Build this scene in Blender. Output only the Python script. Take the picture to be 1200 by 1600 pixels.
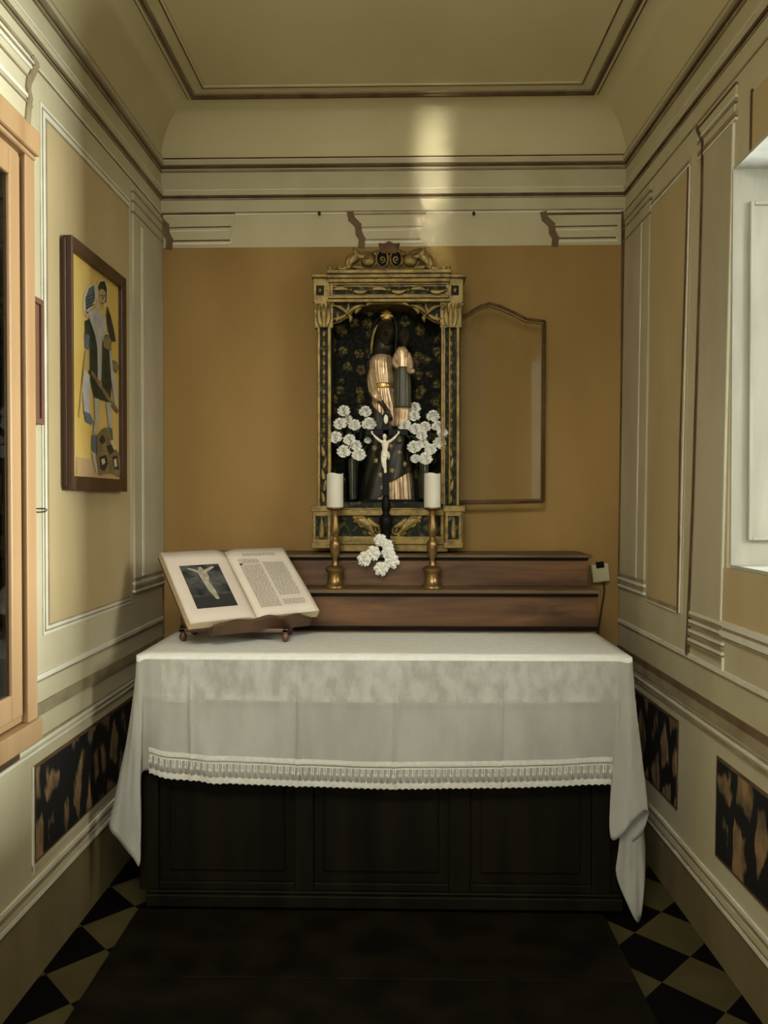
import bpy, bmesh, math, random
from mathutils import Vector, Matrix, noise
for o in list(bpy.data.objects): bpy.data.objects.remove(o)
random.seed(7)
SC = bpy.context.scene
COL = SC.collection
PI = math.pi

# ------------------------------------------------------------------ camera
F = 1200.0
CAM = Vector((0, 0, 1.65))
YAW, PIT = math.atan(25 / F), math.atan(16 / F)
cd = bpy.data.cameras.new('camera'); cam = bpy.data.objects.new('camera', cd); COL.objects.link(cam)
cd.sensor_fit = 'VERTICAL'; cd.sensor_height = 36; cd.sensor_width = 27; cd.lens = F / 1600 * 36
cd.clip_start = .01
cam.location = CAM; cam.rotation_euler = (PI / 2 - PIT, 0, YAW)
SC.camera = cam

# ------------------------------------------------------------------ world, daylight, added fill lamps, exposure
W = bpy.data.worlds.new('world'); SC.world = W; W.use_nodes = True
W.node_tree.nodes['Background'].inputs[0].default_value = (1.0, .93, .78, 1)
W.node_tree.nodes['Background'].inputs[1].default_value = .25
def area(name, loc, target, sx, sy, power, color, spread=180):
    l = bpy.data.lights.new(name, 'AREA'); l.shape = 'RECTANGLE'; l.size = sx; l.size_y = sy
    l.energy = power; l.color = color; l.spread = math.radians(spread)
    o = bpy.data.objects.new(name, l); COL.objects.link(o); o.location = loc
    o.rotation_euler = (Vector(target) - Vector(loc)).to_track_quat('-Z', 'Y').to_euler()
    return o
area('window_daylight', (4.4, 2.67, 2.12), (-1.2, 2.6, 2.2), .7, 1.1, 840, (.93, .99, 1.0), 180)
area('window_skylight', (2.9, .50, 2.9), (-.4, 3.4, 1.6), 1.1, 1.6, 200, (1.0, .985, .90), 180)
area('added_fill_low', (-.70, -1.45, 1.5), (.4, 3.4, 2.7), 1.2, 1.8, 36, (1.0, .945, .78), 180)  # fill lamp added behind the camera for ceiling and right wall; no opening built
area('added_streak_lamp', (1.0, -1.3, 2.7), (.165, 4, 3.24), .07, .80, .30, (1.0, .97, .85), 2.6)  # narrow lamp added to throw the pale streak above the shrine; no shutter there
area('added_fill_high', (-.25, -.3, 3.4), (-.2, 3.2, .7), 1.3, .6, 20, (1.0, .975, .88), 90)  # overhead fill lamp added to brighten the table top; no window there
SC.view_settings.view_transform = 'Standard'; SC.view_settings.look = 'None'
SC.view_settings.exposure = 0.0; SC.view_settings.gamma = 1.0; SC.view_settings.use_curve_mapping = False

# ------------------------------------------------------------------ camera geometry helpers (pixel + depth -> point)
FW = Vector((-math.sin(YAW) * math.cos(PIT), math.cos(YAW) * math.cos(PIT), -math.sin(PIT)))
RT = Vector((math.cos(YAW), math.sin(YAW), 0)); UP = RT.cross(FW)
def ray(x, y): return FW + RT * ((x - 600) / F) + UP * ((800 - y) / F)
def at(x, y, Y):
    v = ray(x, y); return CAM + v * (Y / v.y)
def atz(x, y, z):
    v = ray(x, y); return CAM + v * ((z - CAM.z) / v.z)
D = 4.0
def LX(Y, off=0): return -1.2782 + .008 * Y + off
def RX(Y, Z, off=0): return 1.1946 - .018 * Y + .012 * Z - off
def pl(x, y, n, c):
    v = ray(x, y); n = Vector(n); return CAM + v * ((c - n.dot(CAM)) / n.dot(v))
def LW(x, y):
    p = pl(x, y, (1, -.008, 0), -1.2782); return (p.y, p.z)
def RW(x, y):
    p = pl(x, y, (1, .018, -.012), 1.1946); return (p.y, p.z)
def BW(x, y):
    p = at(x, y, D); return (p.x, p.z)

# ------------------------------------------------------------------ materials
def mat(name, col, rough=.7, metal=0, col2=None, scale=6, stretch=(1, 1, 1), contrast=(.35, .65), bump=0, bscale=None, spec=.12, detail=6, distort=0, coat=0):
    m = bpy.data.materials.new(name); m.use_nodes = True
    nt = m.node_tree; b = nt.nodes['Principled BSDF']
    b.inputs['Base Color'].default_value = (*col, 1); b.inputs['Roughness'].default_value = rough
    b.inputs['Metallic'].default_value = metal; b.inputs['Specular IOR Level'].default_value = spec
    if coat: b.inputs['Coat Weight'].default_value = coat; b.inputs['Coat Roughness'].default_value = .15
    tc = nt.nodes.new('ShaderNodeTexCoord'); mp = nt.nodes.new('ShaderNodeMapping'); mp.inputs['Scale'].default_value = stretch
    nt.links.new(tc.outputs['Object'], mp.inputs[0])
    if col2:
        n = nt.nodes.new('ShaderNodeTexNoise'); n.inputs['Scale'].default_value = scale; n.inputs['Detail'].default_value = detail; n.inputs['Distortion'].default_value = distort
        r = nt.nodes.new('ShaderNodeValToRGB'); r.color_ramp.elements[0].position, r.color_ramp.elements[1].position = contrast
        r.color_ramp.elements[0].color = (*col, 1); r.color_ramp.elements[1].color = (*col2, 1)
        nt.links.new(mp.outputs[0], n.inputs[0]); nt.links.new(n.outputs[0], r.inputs[0]); nt.links.new(r.outputs[0], b.inputs['Base Color'])
    if bump:
        n2 = nt.nodes.new('ShaderNodeTexNoise'); n2.inputs['Scale'].default_value = bscale or scale * 3; n2.inputs['Detail'].default_value = 5
        bp = nt.nodes.new('ShaderNodeBump'); bp.inputs['Strength'].default_value = bump; bp.inputs['Distance'].default_value = .01
        nt.links.new(mp.outputs[0], n2.inputs[0]); nt.links.new(n2.outputs[0], bp.inputs['Height']); nt.links.new(bp.outputs[0], b.inputs['Normal'])
    return m
CREAM = mat('cream_plaster', (.47, .415, .26), .85, col2=(.55, .495, .33), scale=3, stretch=(1, 1, .45), bump=.12, bscale=25)
GREYCREAM = mat('grey_plaster', (.42, .37, .245), .85, col2=(.50, .445, .31), scale=4, stretch=(1, 1, .4), bump=.12, bscale=25)
TAN = mat('ochre_plaster', (.44, .34, .175), .85, col2=(.52, .41, .225), scale=2.2, stretch=(1, 1, .3), bump=.12, bscale=22)
TANBACK = mat('brown_ochre_plaster', (.25, .155, .05), .85, col2=(.33, .21, .075), scale=2.0, stretch=(1, 1, .35), bump=.12, bscale=22)
BROWN = mat('brown_line_paint', (.085, .05, .025), .85, col2=(.15, .095, .05), scale=9)
FADED = mat('faded_line_paint', (.24, .19, .11), .85, col2=(.34, .28, .17), scale=9)
PALE = mat('pale_line_paint', (.62, .59, .45), .85, col2=(.70, .67, .54), scale=9)
CEIL = mat('ceiling_plaster', (.59, .52, .30), .9, col2=(.65, .58, .355), scale=1.6, bump=.1, bscale=20)
WHITE = mat('white_limewash', (.40, .395, .335), .85, col2=(.48, .475, .41), scale=14, stretch=(1, 1, .2), bump=.35, bscale=22)
SKIRT = mat('skirting_plaster', (.155, .12, .055), .85, col2=(.215, .17, .085), scale=4, stretch=(1, 1, .4), bump=.12)
OLDWOOD = mat('near_black_wood_and_shade', (.003, .0023, .001), .6, col2=(.010, .007, .003), scale=7, stretch=(1, 1, .08), bump=.1, spec=.12)
GRADW = mat('red_brown_wood', (.05, .022, .008), .5, col2=(.165, .08, .030), scale=4.5, stretch=(.35, 2, 3), contrast=(.32, .72), bump=.12, spec=.35, distort=1.2)
GRADTOP = mat('dusty_wood_edge', (.10, .062, .032), .6, col2=(.17, .115, .065), scale=5, stretch=(.3, 2, 2))
CABW = mat('orange_brown_wood', (.27, .155, .066), .45, col2=(.35, .220, .105), scale=5, stretch=(2.5, 2.5, .12), contrast=(.3, .7), bump=.06, spec=.4)
DARKWOOD = mat('dark_frame_wood', (.022, .012, .007), .35, col2=(.07, .030, .013), scale=7, stretch=(2, 2, .1), spec=.5)
WALNUT = mat('walnut', (.055, .028, .014), .38, col2=(.11, .055, .026), scale=9, stretch=(.5, 2, 2), spec=.5)
GOLD = mat('worn_gilding', (.225, .155, .040), .42, .5, col2=(.085, .058, .018), scale=26, contrast=(.42, .72), bump=.25, bscale=60, spec=.5)
GOLD2 = mat('bright_gilding', (.62, .42, .14), .3, .75, col2=(.46, .28, .09), scale=30, contrast=(.4, .75), bump=.12, bscale=70)
PINKGOLD = mat('rose_gilding', (.60, .44, .27), .34, .5, col2=(.36, .23, .12), scale=26, contrast=(.4, .75), bump=.1, bscale=70)
DARKGREEN = mat('dark_green_marbling', (.007, .010, .005), .5, col2=(.095, .09, .035), scale=34, contrast=(.5, .68), spec=.12)
BRASS = mat('old_brass', (.30, .19, .072), .33, .8, col2=(.16, .098, .040), scale=18, contrast=(.35, .7))
WAX = mat('ivory_wax', (.60, .57, .47), .5, spec=.4); WAX.node_tree.nodes['Principled BSDF'].inputs['Subsurface Weight'].default_value = .0
BLACKW = mat('black_lacquer', (.004, .0035, .0025), .45, spec=.12)
IVORY = mat('ivory', (.80, .73, .58), .45, spec=.4)
PETAL = mat('white_petals', (.83, .82, .76), .7, col2=(.74, .73, .64), scale=40)
STEMG = mat('flower_green', (.018, .035, .012), .55, col2=(.035, .06, .022), scale=20)
SKIN = mat('blackened_wood_skin', (.012, .010, .006), .38, spec=.3, col2=(.024, .021, .012), scale=20)
MANTLE = mat('dark_mantle_paint', (.013, .013, .008), .42, col2=(.034, .034, .020), scale=14, stretch=(1, 1, .4), spec=.28)
CHILDROBE = mat('dark_olive_robe_paint', (.035, .034, .020), .42, col2=(.07, .066, .038), scale=14, stretch=(2, 2, .3), spec=.5)
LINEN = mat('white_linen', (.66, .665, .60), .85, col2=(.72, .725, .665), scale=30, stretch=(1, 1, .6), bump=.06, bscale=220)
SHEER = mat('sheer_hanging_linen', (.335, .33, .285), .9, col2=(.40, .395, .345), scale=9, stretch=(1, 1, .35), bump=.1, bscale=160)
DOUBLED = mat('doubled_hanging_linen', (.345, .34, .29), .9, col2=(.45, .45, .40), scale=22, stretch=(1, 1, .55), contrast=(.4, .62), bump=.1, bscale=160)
LACE = mat('white_lace', (.46, .45, .385), .9, col2=(.54, .53, .46), scale=60)
PAPER = mat('old_paper', (.66, .59, .48), .85, col2=(.70, .64, .53), scale=5)
PAPER2 = mat('pinkish_plate_paper', (.62, .54, .45), .85, col2=(.66, .58, .49), scale=5)
INK = mat('faded_ink', (.30, .25, .21), .9)
INKD = mat('dark_ink', (.09, .07, .07), .9)
PAGEEDGE = mat('page_edges', (.60, .50, .33), .85, col2=(.40, .32, .2), scale=60, stretch=(.05, .05, 20))
PLASTIC = mat('yellowed_plastic', (.42, .40, .24), .5)
CABLEM = mat('brown_cable', (.05, .035, .02), .6)
IRON = mat('dark_iron', (.03, .025, .02), .5, .5)
CANVASG = mat('golden_canvas', (.58, .40, .095), .6, col2=(.66, .47, .16), scale=3)

def glass(name, tint, gloss, rough=.03):
    m = bpy.data.materials.new(name); m.use_nodes = True; nt = m.node_tree; nt.nodes.remove(nt.nodes['Principled BSDF'])
    t = nt.nodes.new('ShaderNodeBsdfTransparent'); t.inputs[0].default_value = (*tint, 1)
    g = nt.nodes.new('ShaderNodeBsdfGlossy'); g.inputs['Roughness'].default_value = rough
    fr = nt.nodes.new('ShaderNodeFresnel'); fr.inputs[0].default_value = 1.5
    mu = nt.nodes.new('ShaderNodeMath'); mu.operation = 'MULTIPLY'; mu.inputs[1].default_value = gloss
    mx = nt.nodes.new('ShaderNodeMixShader')
    nt.links.new(fr.outputs[0], mu.inputs[0]); nt.links.new(mu.outputs[0], mx.inputs[0]); nt.links.new(t.outputs[0], mx.inputs[1]); nt.links.new(g.outputs[0], mx.inputs[2])
    nt.links.new(mx.outputs[0], nt.nodes['Material Output'].inputs[0]); return m
CLEAR = glass('clear_glass', (.97, .97, .95), .7)
SMOKE = glass('dark_cabinet_glass', (.35, .36, .33), 1.0)
VASEG = glass('green_vase_glass', (.45, .52, .38), 1.6, .08)

def marble_mat():                                        # black marbling with ochre elongated stones, painted on the dado
    m = bpy.data.materials.new('painted_marbling'); m.use_nodes = True; nt = m.node_tree; b = nt.nodes['Principled BSDF']
    b.inputs['Roughness'].default_value = .75
    tc = nt.nodes.new('ShaderNodeTexCoord'); mp = nt.nodes.new('ShaderNodeMapping'); mp.inputs['Scale'].default_value = (0, 7.2, 2.9); mp.inputs['Rotation'].default_value = (.28, 0, 0)
    v = nt.nodes.new('ShaderNodeTexVoronoi'); v.feature = 'DISTANCE_TO_EDGE'; v.inputs['Scale'].default_value = 1.0; v.inputs['Randomness'].default_value = .9
    nz = nt.nodes.new('ShaderNodeTexNoise'); nz.inputs['Scale'].default_value = 5
    add = nt.nodes.new('ShaderNodeMixRGB'); add.blend_type = 'LINEAR_LIGHT'; add.inputs[0].default_value = .10
    r = nt.nodes.new('ShaderNodeValToRGB'); r.color_ramp.elements[0].position = .10; r.color_ramp.elements[1].position = .15
    r.color_ramp.elements[0].color = (.008, .007, .004, 1); r.color_ramp.elements[1].color = (1, 1, 1, 1)
    v2 = nt.nodes.new('ShaderNodeTexNoise'); v2.inputs['Scale'].default_value = 2.4; v2.inputs['Detail'].default_value = 3
    r2 = nt.nodes.new('ShaderNodeValToRGB'); r2.color_ramp.elements[0].position = .38; r2.color_ramp.elements[1].position = .62
    r2.color_ramp.elements[0].color = (.10, .075, .035, 1); r2.color_ramp.elements[1].color = (.34, .20, .09, 1)
    mu = nt.nodes.new('ShaderNodeMixRGB'); mu.blend_type = 'MULTIPLY'; mu.inputs[0].default_value = 1
    L = nt.links.new
    L(tc.outputs['Object'], mp.inputs[0]); L(mp.outputs[0], nz.inputs[0]); L(mp.outputs[0], add.inputs[1]); L(nz.outputs[1], add.inputs[2]); L(add.outputs[0], v.inputs[0])
    L(v.outputs['Distance'], r.inputs[0]); L(mp.outputs[0], v2.inputs[0]); L(v2.outputs[0], r2.inputs[0]); L(r.outputs[0], mu.inputs[1]); L(r2.outputs[0], mu.inputs[2]); L(mu.outputs[0], b.inputs['Base Color'])
    return m
MARBLE = marble_mat()

def tile_mat():
    m = bpy.data.materials.new('diagonal_floor_tiles'); m.use_nodes = True; nt = m.node_tree; b = nt.nodes['Principled BSDF']
    b.inputs['Roughness'].default_value = .6; b.inputs['Specular IOR Level'].default_value = .06
    tc = nt.nodes.new('ShaderNodeTexCoord'); mp = nt.nodes.new('ShaderNodeMapping')
    s = .305 / math.sqrt(2)
    mp.vector_type = 'POINT'; mp.inputs['Rotation'].default_value = (0, 0, PI / 4); mp.inputs['Scale'].default_value = (1 / s, 1 / s, 1 / s)
    # lattice vertex at (.90, 2.634)
    x, y = .90, 2.634; rx = (x - y) / s / math.sqrt(2); ry = (x + y) / s / math.sqrt(2)
    mp.inputs['Location'].default_value = (-(rx % 2), -(ry % 2), .5)
    ck = nt.nodes.new('ShaderNodeTexChecker'); ck.inputs['Scale'].default_value = 1
    ck.inputs[1].default_value = (.0035, .003, .0025, 1); ck.inputs[2].default_value = (.088, .073, .030, 1)
    nz = nt.nodes.new('ShaderNodeTexNoise'); nz.inputs['Scale'].default_value = 6
    mx = nt.nodes.new('ShaderNodeMixRGB'); mx.blend_type = 'MULTIPLY'; mx.inputs[0].default_value = .5
    L = nt.links.new
    L(tc.outputs['Object'], mp.inputs[0]); L(mp.outputs[0], ck.inputs[0]); L(tc.outputs['Object'], nz.inputs[0]); L(ck.outputs[0], mx.inputs[1]); L(nz.outputs[0], mx.inputs[2]); L(mx.outputs[0], b.inputs['Base Color'])
    return m
TILES = tile_mat()

def brocade_mat():                                       # dark back cloth of the niche with dull gold flowers
    m = bpy.data.materials.new('dark_brocade'); m.use_nodes = True; nt = m.node_tree; b = nt.nodes['Principled BSDF']; b.inputs['Roughness'].default_value = .6; b.inputs['Specular IOR Level'].default_value = .08
    tc = nt.nodes.new('ShaderNodeTexCoord')
    v = nt.nodes.new('ShaderNodeTexVoronoi'); v.inputs['Scale'].default_value = 15
    r = nt.nodes.new('ShaderNodeValToRGB'); e = r.color_ramp.elements
    e[0].position = .0; e[0].color = (.02, .015, .006, 1); e[1].position = .9; e[1].color = (.006, .006, .004, 1)
    a = e.new(.12); a.color = (.12, .09, .03, 1); a = e.new(.34); a.color = (.09, .075, .03, 1); a = e.new(.42); a.color = (.008, .009, .005, 1)
    nz = nt.nodes.new('ShaderNodeTexNoise'); nz.inputs['Scale'].default_value = 55
    r2 = nt.nodes.new('ShaderNodeValToRGB'); r2.color_ramp.elements[0].position = .45; r2.color_ramp.elements[1].position = .62
    r2.color_ramp.elements[0].color = (.25, .25, .25, 1); r2.color_ramp.elements[1].color = (1.7, 1.6, 1.2, 1)
    mu = nt.nodes.new('ShaderNodeMixRGB'); mu.blend_type = 'MULTIPLY'; mu.inputs[0].default_value = 1
    L = nt.links.new
    L(tc.outputs['Object'], v.inputs[0]); L(v.outputs['Distance'], r.inputs[0]); L(tc.outputs['Object'], nz.inputs[0]); L(nz.outputs[0], r2.inputs[0])
    L(r.outputs[0], mu.inputs[1]); L(r2.outputs[0], mu.inputs[2]); L(mu.outputs[0], b.inputs['Base Color']); return m
BROCADE = brocade_mat()

# ------------------------------------------------------------------ mesh helpers
def origin(o):
    v = Vector((0, 0, 0))
    while o: v += o.location; o = o.parent
    return v
class MB:
    def __init__(s): s.bm = bmesh.new(); s.mi = 0
    def _f(s, vs):
        try:
            f = s.bm.faces.new(vs); f.material_index = s.mi; return f
        except ValueError: return None
    def poly(s, pts): return s._f([s.bm.verts.new(p) for p in pts])
    def prism(s, pts, d):
        d = Vector(d); a = [s.bm.verts.new(p) for p in pts]; b = [s.bm.verts.new(Vector(p) + d) for p in pts]; n = len(a)
        s._f(a[::-1]); s._f(b)
        for i in range(n): s._f([a[i], a[(i + 1) % n], b[(i + 1) % n], b[i]])
        return s
    def box(s, p, q, M=None):
        (x0, y0, z0), (x1, y1, z1) = p, q
        v = [Vector(c) for c in ((x0, y0, z0), (x1, y0, z0), (x1, y1, z0), (x0, y1, z0), (x0, y0, z1), (x1, y0, z1), (x1, y1, z1), (x0, y1, z1))]
        if M: v = [M @ c for c in v]
        v = [s.bm.verts.new(c) for c in v]
        for f in ((0, 3, 2, 1), (4, 5, 6, 7), (0, 1, 5, 4), (1, 2, 6, 5), (2, 3, 7, 6), (3, 0, 4, 7)): s._f([v[i] for i in f])
        return s
    def rings(s, rs, cap=True, closed=True):
        R = [[s.bm.verts.new(p) for p in r] for r in rs]; n = len(R[0])
        for i in range(len(R) - 1):
            for j in range(n if closed else n - 1): s._f([R[i][j], R[i][(j + 1) % n], R[i + 1][(j + 1) % n], R[i + 1][j]])
        if cap and closed: s._f(R[0][::-1]); s._f(R[-1])
        return s
    def lathe(s, prof, c, n=24, flute=0, fn=0):          # prof: (radius, z)
        c = Vector(c)
        s.rings([[c + Vector((math.cos(2 * PI * k / n) * r * (1 + flute * math.cos(fn * 2 * PI * k / n)), math.sin(2 * PI * k / n) * r * (1 + flute * math.cos(fn * 2 * PI * k / n)), z)) for k in range(n)] for r, z in prof]); return s
    def tube(s, pts, rad, n=8, flat=None):
        pts = [Vector(p) for p in pts]; rs = []
        ref = None
        for i, p in enumerate(pts):
            t = (pts[min(i + 1, len(pts) - 1)] - pts[max(i - 1, 0)]).normalized()
            if ref is None: ref = Vector((0, 0, 1)) if abs(t.z) < .9 else Vector((1, 0, 0))
            a = t.cross(ref).normalized(); b = a.cross(t).normalized(); ref = b
            r = rad[i] if isinstance(rad, (list, tuple)) else rad
            ring = []
            for k in range(n):
                d = a * math.cos(2 * PI * k / n) * r + b * math.sin(2 * PI * k / n) * r
                ring.append(p + d)
            rs.append(ring)
        s.rings(rs); return s
    def ball(s, c, r, nu=14, nv=9, M=None):
        r = Vector(r if hasattr(r, '__len__') else (r, r, r)); c = Vector(c); rs = []
        for i in range(nv + 1):
            a = -PI / 2 + PI * (i + .02) / (nv + .04); ring = []
            for k in range(nu):
                d = Vector((math.cos(a) * math.cos(2 * PI * k / nu) * r.x, math.cos(a) * math.sin(2 * PI * k / nu) * r.y, math.sin(a) * r.z))
                ring.append(c + (M @ d if M else d))
            rs.append(ring)
        s.rings(rs); return s
    def build(s, name, mats, parent=None, smooth=False, bevel=0, remesh=0, label=None, loc=None, angle=None):
        bmesh.ops.recalc_face_normals(s.bm, faces=s.bm.faces)
        me = bpy.data.meshes.new(name)
        off = origin(parent) if parent else Vector(loc or (0, 0, 0))
        bmesh.ops.translate(s.bm, vec=-off, verts=s.bm.verts)
        s.bm.to_mesh(me); s.bm.free()
        for m in (mats if isinstance(mats, (list, tuple)) else [mats]): me.materials.append(m)
        if smooth:
            for p in me.polygons: p.use_smooth = True
            if angle:
                try: me.set_sharp_from_angle(angle=math.radians(angle))
                except Exception: pass
        o = bpy.data.objects.new(name, me); COL.objects.link(o)
        if parent: o.parent = parent
        elif loc: o.location = loc
        if bevel:
            b = o.modifiers.new('bevel', 'BEVEL'); b.width = bevel; b.segments = 2; b.limit_method = 'ANGLE'; b.angle_limit = math.radians(40)
        if remesh:
            b = o.modifiers.new('remesh', 'REMESH'); b.mode = 'VOXEL'; b.voxel_size = remesh; b.use_smooth_shade = True
            b = o.modifiers.new('smooth', 'SMOOTH'); b.factor = .5; b.iterations = 3
        if label: o['label'] = label
        return o
def tag(o, label, cat, group=None, kind=None):
    o['label'] = label; o['category'] = cat
    if group: o['group'] = group
    if kind: o['kind'] = kind
    return o
def thing(name, loc, label, cat, group=None):
    o = bpy.data.objects.new(name, None); COL.objects.link(o); o.location = loc; o.empty_display_size = .05
    return tag(o, label, cat, group)
def structure(o, label=None):
    o['kind'] = 'structure'
    if label: o['label'] = label
    return o
def copy_tree(o, parent=None):
    c = o.copy(); COL.objects.link(c)
    if parent: c.parent = parent
    for ch in list(o.children): copy_tree(ch, c)
    return c
def spline(ctrl, n):                                     # Catmull-Rom through control vectors
    P = [Vector(c) for c in ctrl]; out = []
    m = len(P) - 1
    for i in range(n + 1):
        u = i / n * m; k = min(int(u), m - 1); t = u - k
        p0, p1, p2, p3 = P[max(k - 1, 0)], P[k], P[k + 1], P[min(k + 2, m)]
        out.append(.5 * ((2 * p1) + (p2 - p0) * t + (2 * p0 - 5 * p1 + 4 * p2 - p3) * t * t + (3 * p1 - p0 - 3 * p2 + p3) * t ** 3))
    return out
def interp(tbl, v):
    if v <= tbl[0][0]: return tbl[0][1:]
    for a, b in zip(tbl, tbl[1:]):
        if v <= b[0]:
            t = (v - a[0]) / (b[0] - a[0]); t = t * t * (3 - 2 * t) * .5 + t * .5
            return tuple(x + (y - x) * t for x, y in zip(a[1:], b[1:]))
    return tbl[-1][1:]

# ------------------------------------------------------------------ room shell
YN = -1.6                                                # the room runs on behind the camera
ZH, ZC, ZF, ZT = 3.435, 3.252, 2.973, 3.142              # cornice, architrave, frieze bottom, thin line
PT, PB = 2.993, 1.215                                    # panels top, bottom
RAIL, RAIL2, RAIL3, MT, MB_, SK = 1.035, .905, .808, .735, .385, .285
fl = MB(); fl.box((-1.4, YN, -.08), (1.9, 4.1, 0)); structure(fl.build('floor', TILES))
pd = MB(); pd.box((-1.04, .9, 0.0005), (.80, 3.02, .03)); 
for k in range(5): pd.box((-1.04, .9 + k * .42, .03), (.80, .9 + k * .42 + .415, .034))
tag(pd.build('altar_step', OLDWOOD, bevel=.003), 'low dark boarded wooden step on the tiled floor in front of the altar', 'step')

class Wall(MB):
    def __init__(s, side): MB.__init__(s); s.side = side
    def p(s, u, z, off):
        if s.side == 'L': return Vector((LX(u, off), u, z))
        if s.side == 'R': return Vector((RX(u, z, off), u, z))
        return Vector((u, D - off, z))
    def rect(s, u0, u1, z0, z1, t, m, t0=-.004): return s.patch([(u0, z0), (u1, z0), (u1, z1), (u0, z1)], t, m, t0)
    def patch(s, uz, t, m, t0=-.004):
        s.mi = m; a = [s.bm.verts.new(s.p(u, z, t0)) for u, z in uz]; b = [s.bm.verts.new(s.p(u, z, t)) for u, z in uz]; n = len(a)
        s._f(b); s._f(a)
        for i in range(n): s._f([a[i], a[(i + 1) % n], b[(i + 1) % n], b[i]])
    def line(s, pts, w, t, m):                           # wobbly painted line along (u, z) points
        for k_, (a, b) in enumerate(zip(pts, pts[1:])):
            t += .00025; a, b = Vector(a), Vector(b); d = (b - a).normalized(); nn = Vector((-d.y, d.x)) * w / 2
            s.patch([tuple(a - nn - d * w * .3), tuple(b - nn + d * w * .3), tuple(b + nn + d * w * .3), tuple(a + nn - d * w * .3)], t, m)
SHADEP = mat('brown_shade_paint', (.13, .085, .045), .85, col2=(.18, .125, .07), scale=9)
WM = [CREAM, TAN, BROWN, PALE, MARBLE, GREYCREAM, FADED, SKIRT, TANBACK, SHADEP]
C, T, B, P, M_, G, FD, SKM, TB, BS = range(10)

# back wall ---------------------------------------------------------------
w = Wall('B'); w.mi = C
w.box((-1.36, D, 0), (1.3, D + .12, 3.75))
x0, x1 = LX(D), RX(D, 2.2)
w.rect(x0 - .02, x1 + .03, 0, ZF, .003, TB)
w.line([(x0, ZT), (x0 + .75, ZT + .004), (x1, ZT + .004)], .008, .004, P)
w.line([(x0, ZT + .012), (x1, ZT + .016)], .006, .0035, FD)
def back_cap(xl, xr, full):                              # painted capital with a ragged brown shade line on its left
    (u0, z0), (u1, z1) = BW(xl, 334), BW(xr, 334)
    h = z0 - ZF; wd = u1 - u0
    w.patch([(u0 + .02, z0), (u1, z0), (u1 - .05, ZF + .01), (u0 + .075, ZF + .01)], .004, C)
    w.line([(u0, z0 - .004), (u1 - .01, z0 - .002)], .010, .006, B if full else FD)
    w.line([(u0 + .06, z0 - h * .42), (u1 - .03, z0 - h * .40)], .006, .006, B if full else FD)
    w.line([(u0 + .05, z0 - h * .52), (u1 - .05, z0 - h * .50)], .006, .0055, P)
    w.line([(u0 + .07, ZF + .035), (u1 - .04, ZF + .037)], .007, .006, B if full else FD)
    w.line([(u0 + .07, ZF + .020), (u1 - .03, ZF + .022)], .010, .006, P)
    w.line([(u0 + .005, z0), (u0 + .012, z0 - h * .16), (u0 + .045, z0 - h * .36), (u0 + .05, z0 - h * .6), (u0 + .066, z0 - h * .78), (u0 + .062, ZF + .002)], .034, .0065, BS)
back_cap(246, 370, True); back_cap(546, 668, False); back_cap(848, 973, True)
w.line([(x0 + .006, ZT), (x0 + .006, .9)], .010, .005, B); w.line([(x1 - .004, ZT), (x1 - .010, .9)], .012, .005, B)
structure(w.build('wall_back', WM, bevel=0))

# left wall ---------------------------------------------------------------
w = Wall('L'); w.mi = C
a = [Vector((LX(YN), YN, 0)), Vector((LX(D + .1), D + .1, 0)), Vector((LX(D + .1, -.12), D + .1, 0)), Vector((LX(YN, -.12), YN, 0))]
w.prism(a, (0, 0, 3.75))
yTL, yR = LW(64, 600)[0], LW(203, 600)[0]
w.rect(yTL, yR, PB - .035, PT + .052, .004, P)
w.rect(yTL + .010, yR - .010, PB - .024, PT + .040, .005, FD)
w.rect(yTL + .016, yR - .014, PB - .018, PT + .032, .006, P)
w.rect(yTL + .032, yR - .022, PB - .006, PT + .012, .007, FD)
w.rect(yTL + .040, yR - .026, PB, PT, .008, T)
# far pilaster with its cap and base
y0, y1 = LW(207, 600)[0], D - .004
w.rect(y0, y1, PB + .03, ZT - .02, .010, G)
w.rect(LW(218, 600)[0], LW(221, 600)[0], PB + .06, PT - .03, .012, P)
for z in (2.995, 3.045, 3.09): w.rect(y0 - .01, y1, z, z + .008, .013, FD)
for z, m in ((1.225, P), (1.24, FD), (1.262, P), (1.282, FD)): w.rect(y0 - .01, y1, z, z + .012, .014, m)
w.rect(YN, D, ZT, ZT + .006, .004, FD); w.rect(YN, D, ZT + .006, ZT + .013, .005, P)
# near pilaster capital, ragged shade line
pts = [LW(x, y) for x, y in ((51, 92), (57, 101), (50, 116), (44, 128), (43, 140), (46, 152), (44, 166), (42, 190))]
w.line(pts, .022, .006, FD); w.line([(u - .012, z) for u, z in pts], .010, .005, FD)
zc = pts[0][1]
for z, m, r in ((zc, FD, .012), (zc - .045, P, .012), (zc - .085, FD, .008), (zc - .155, P, .014), (zc - .172, FD, .008)): w.rect(YN, pts[0][0] - .01, z, z + r, .005, m)
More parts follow.
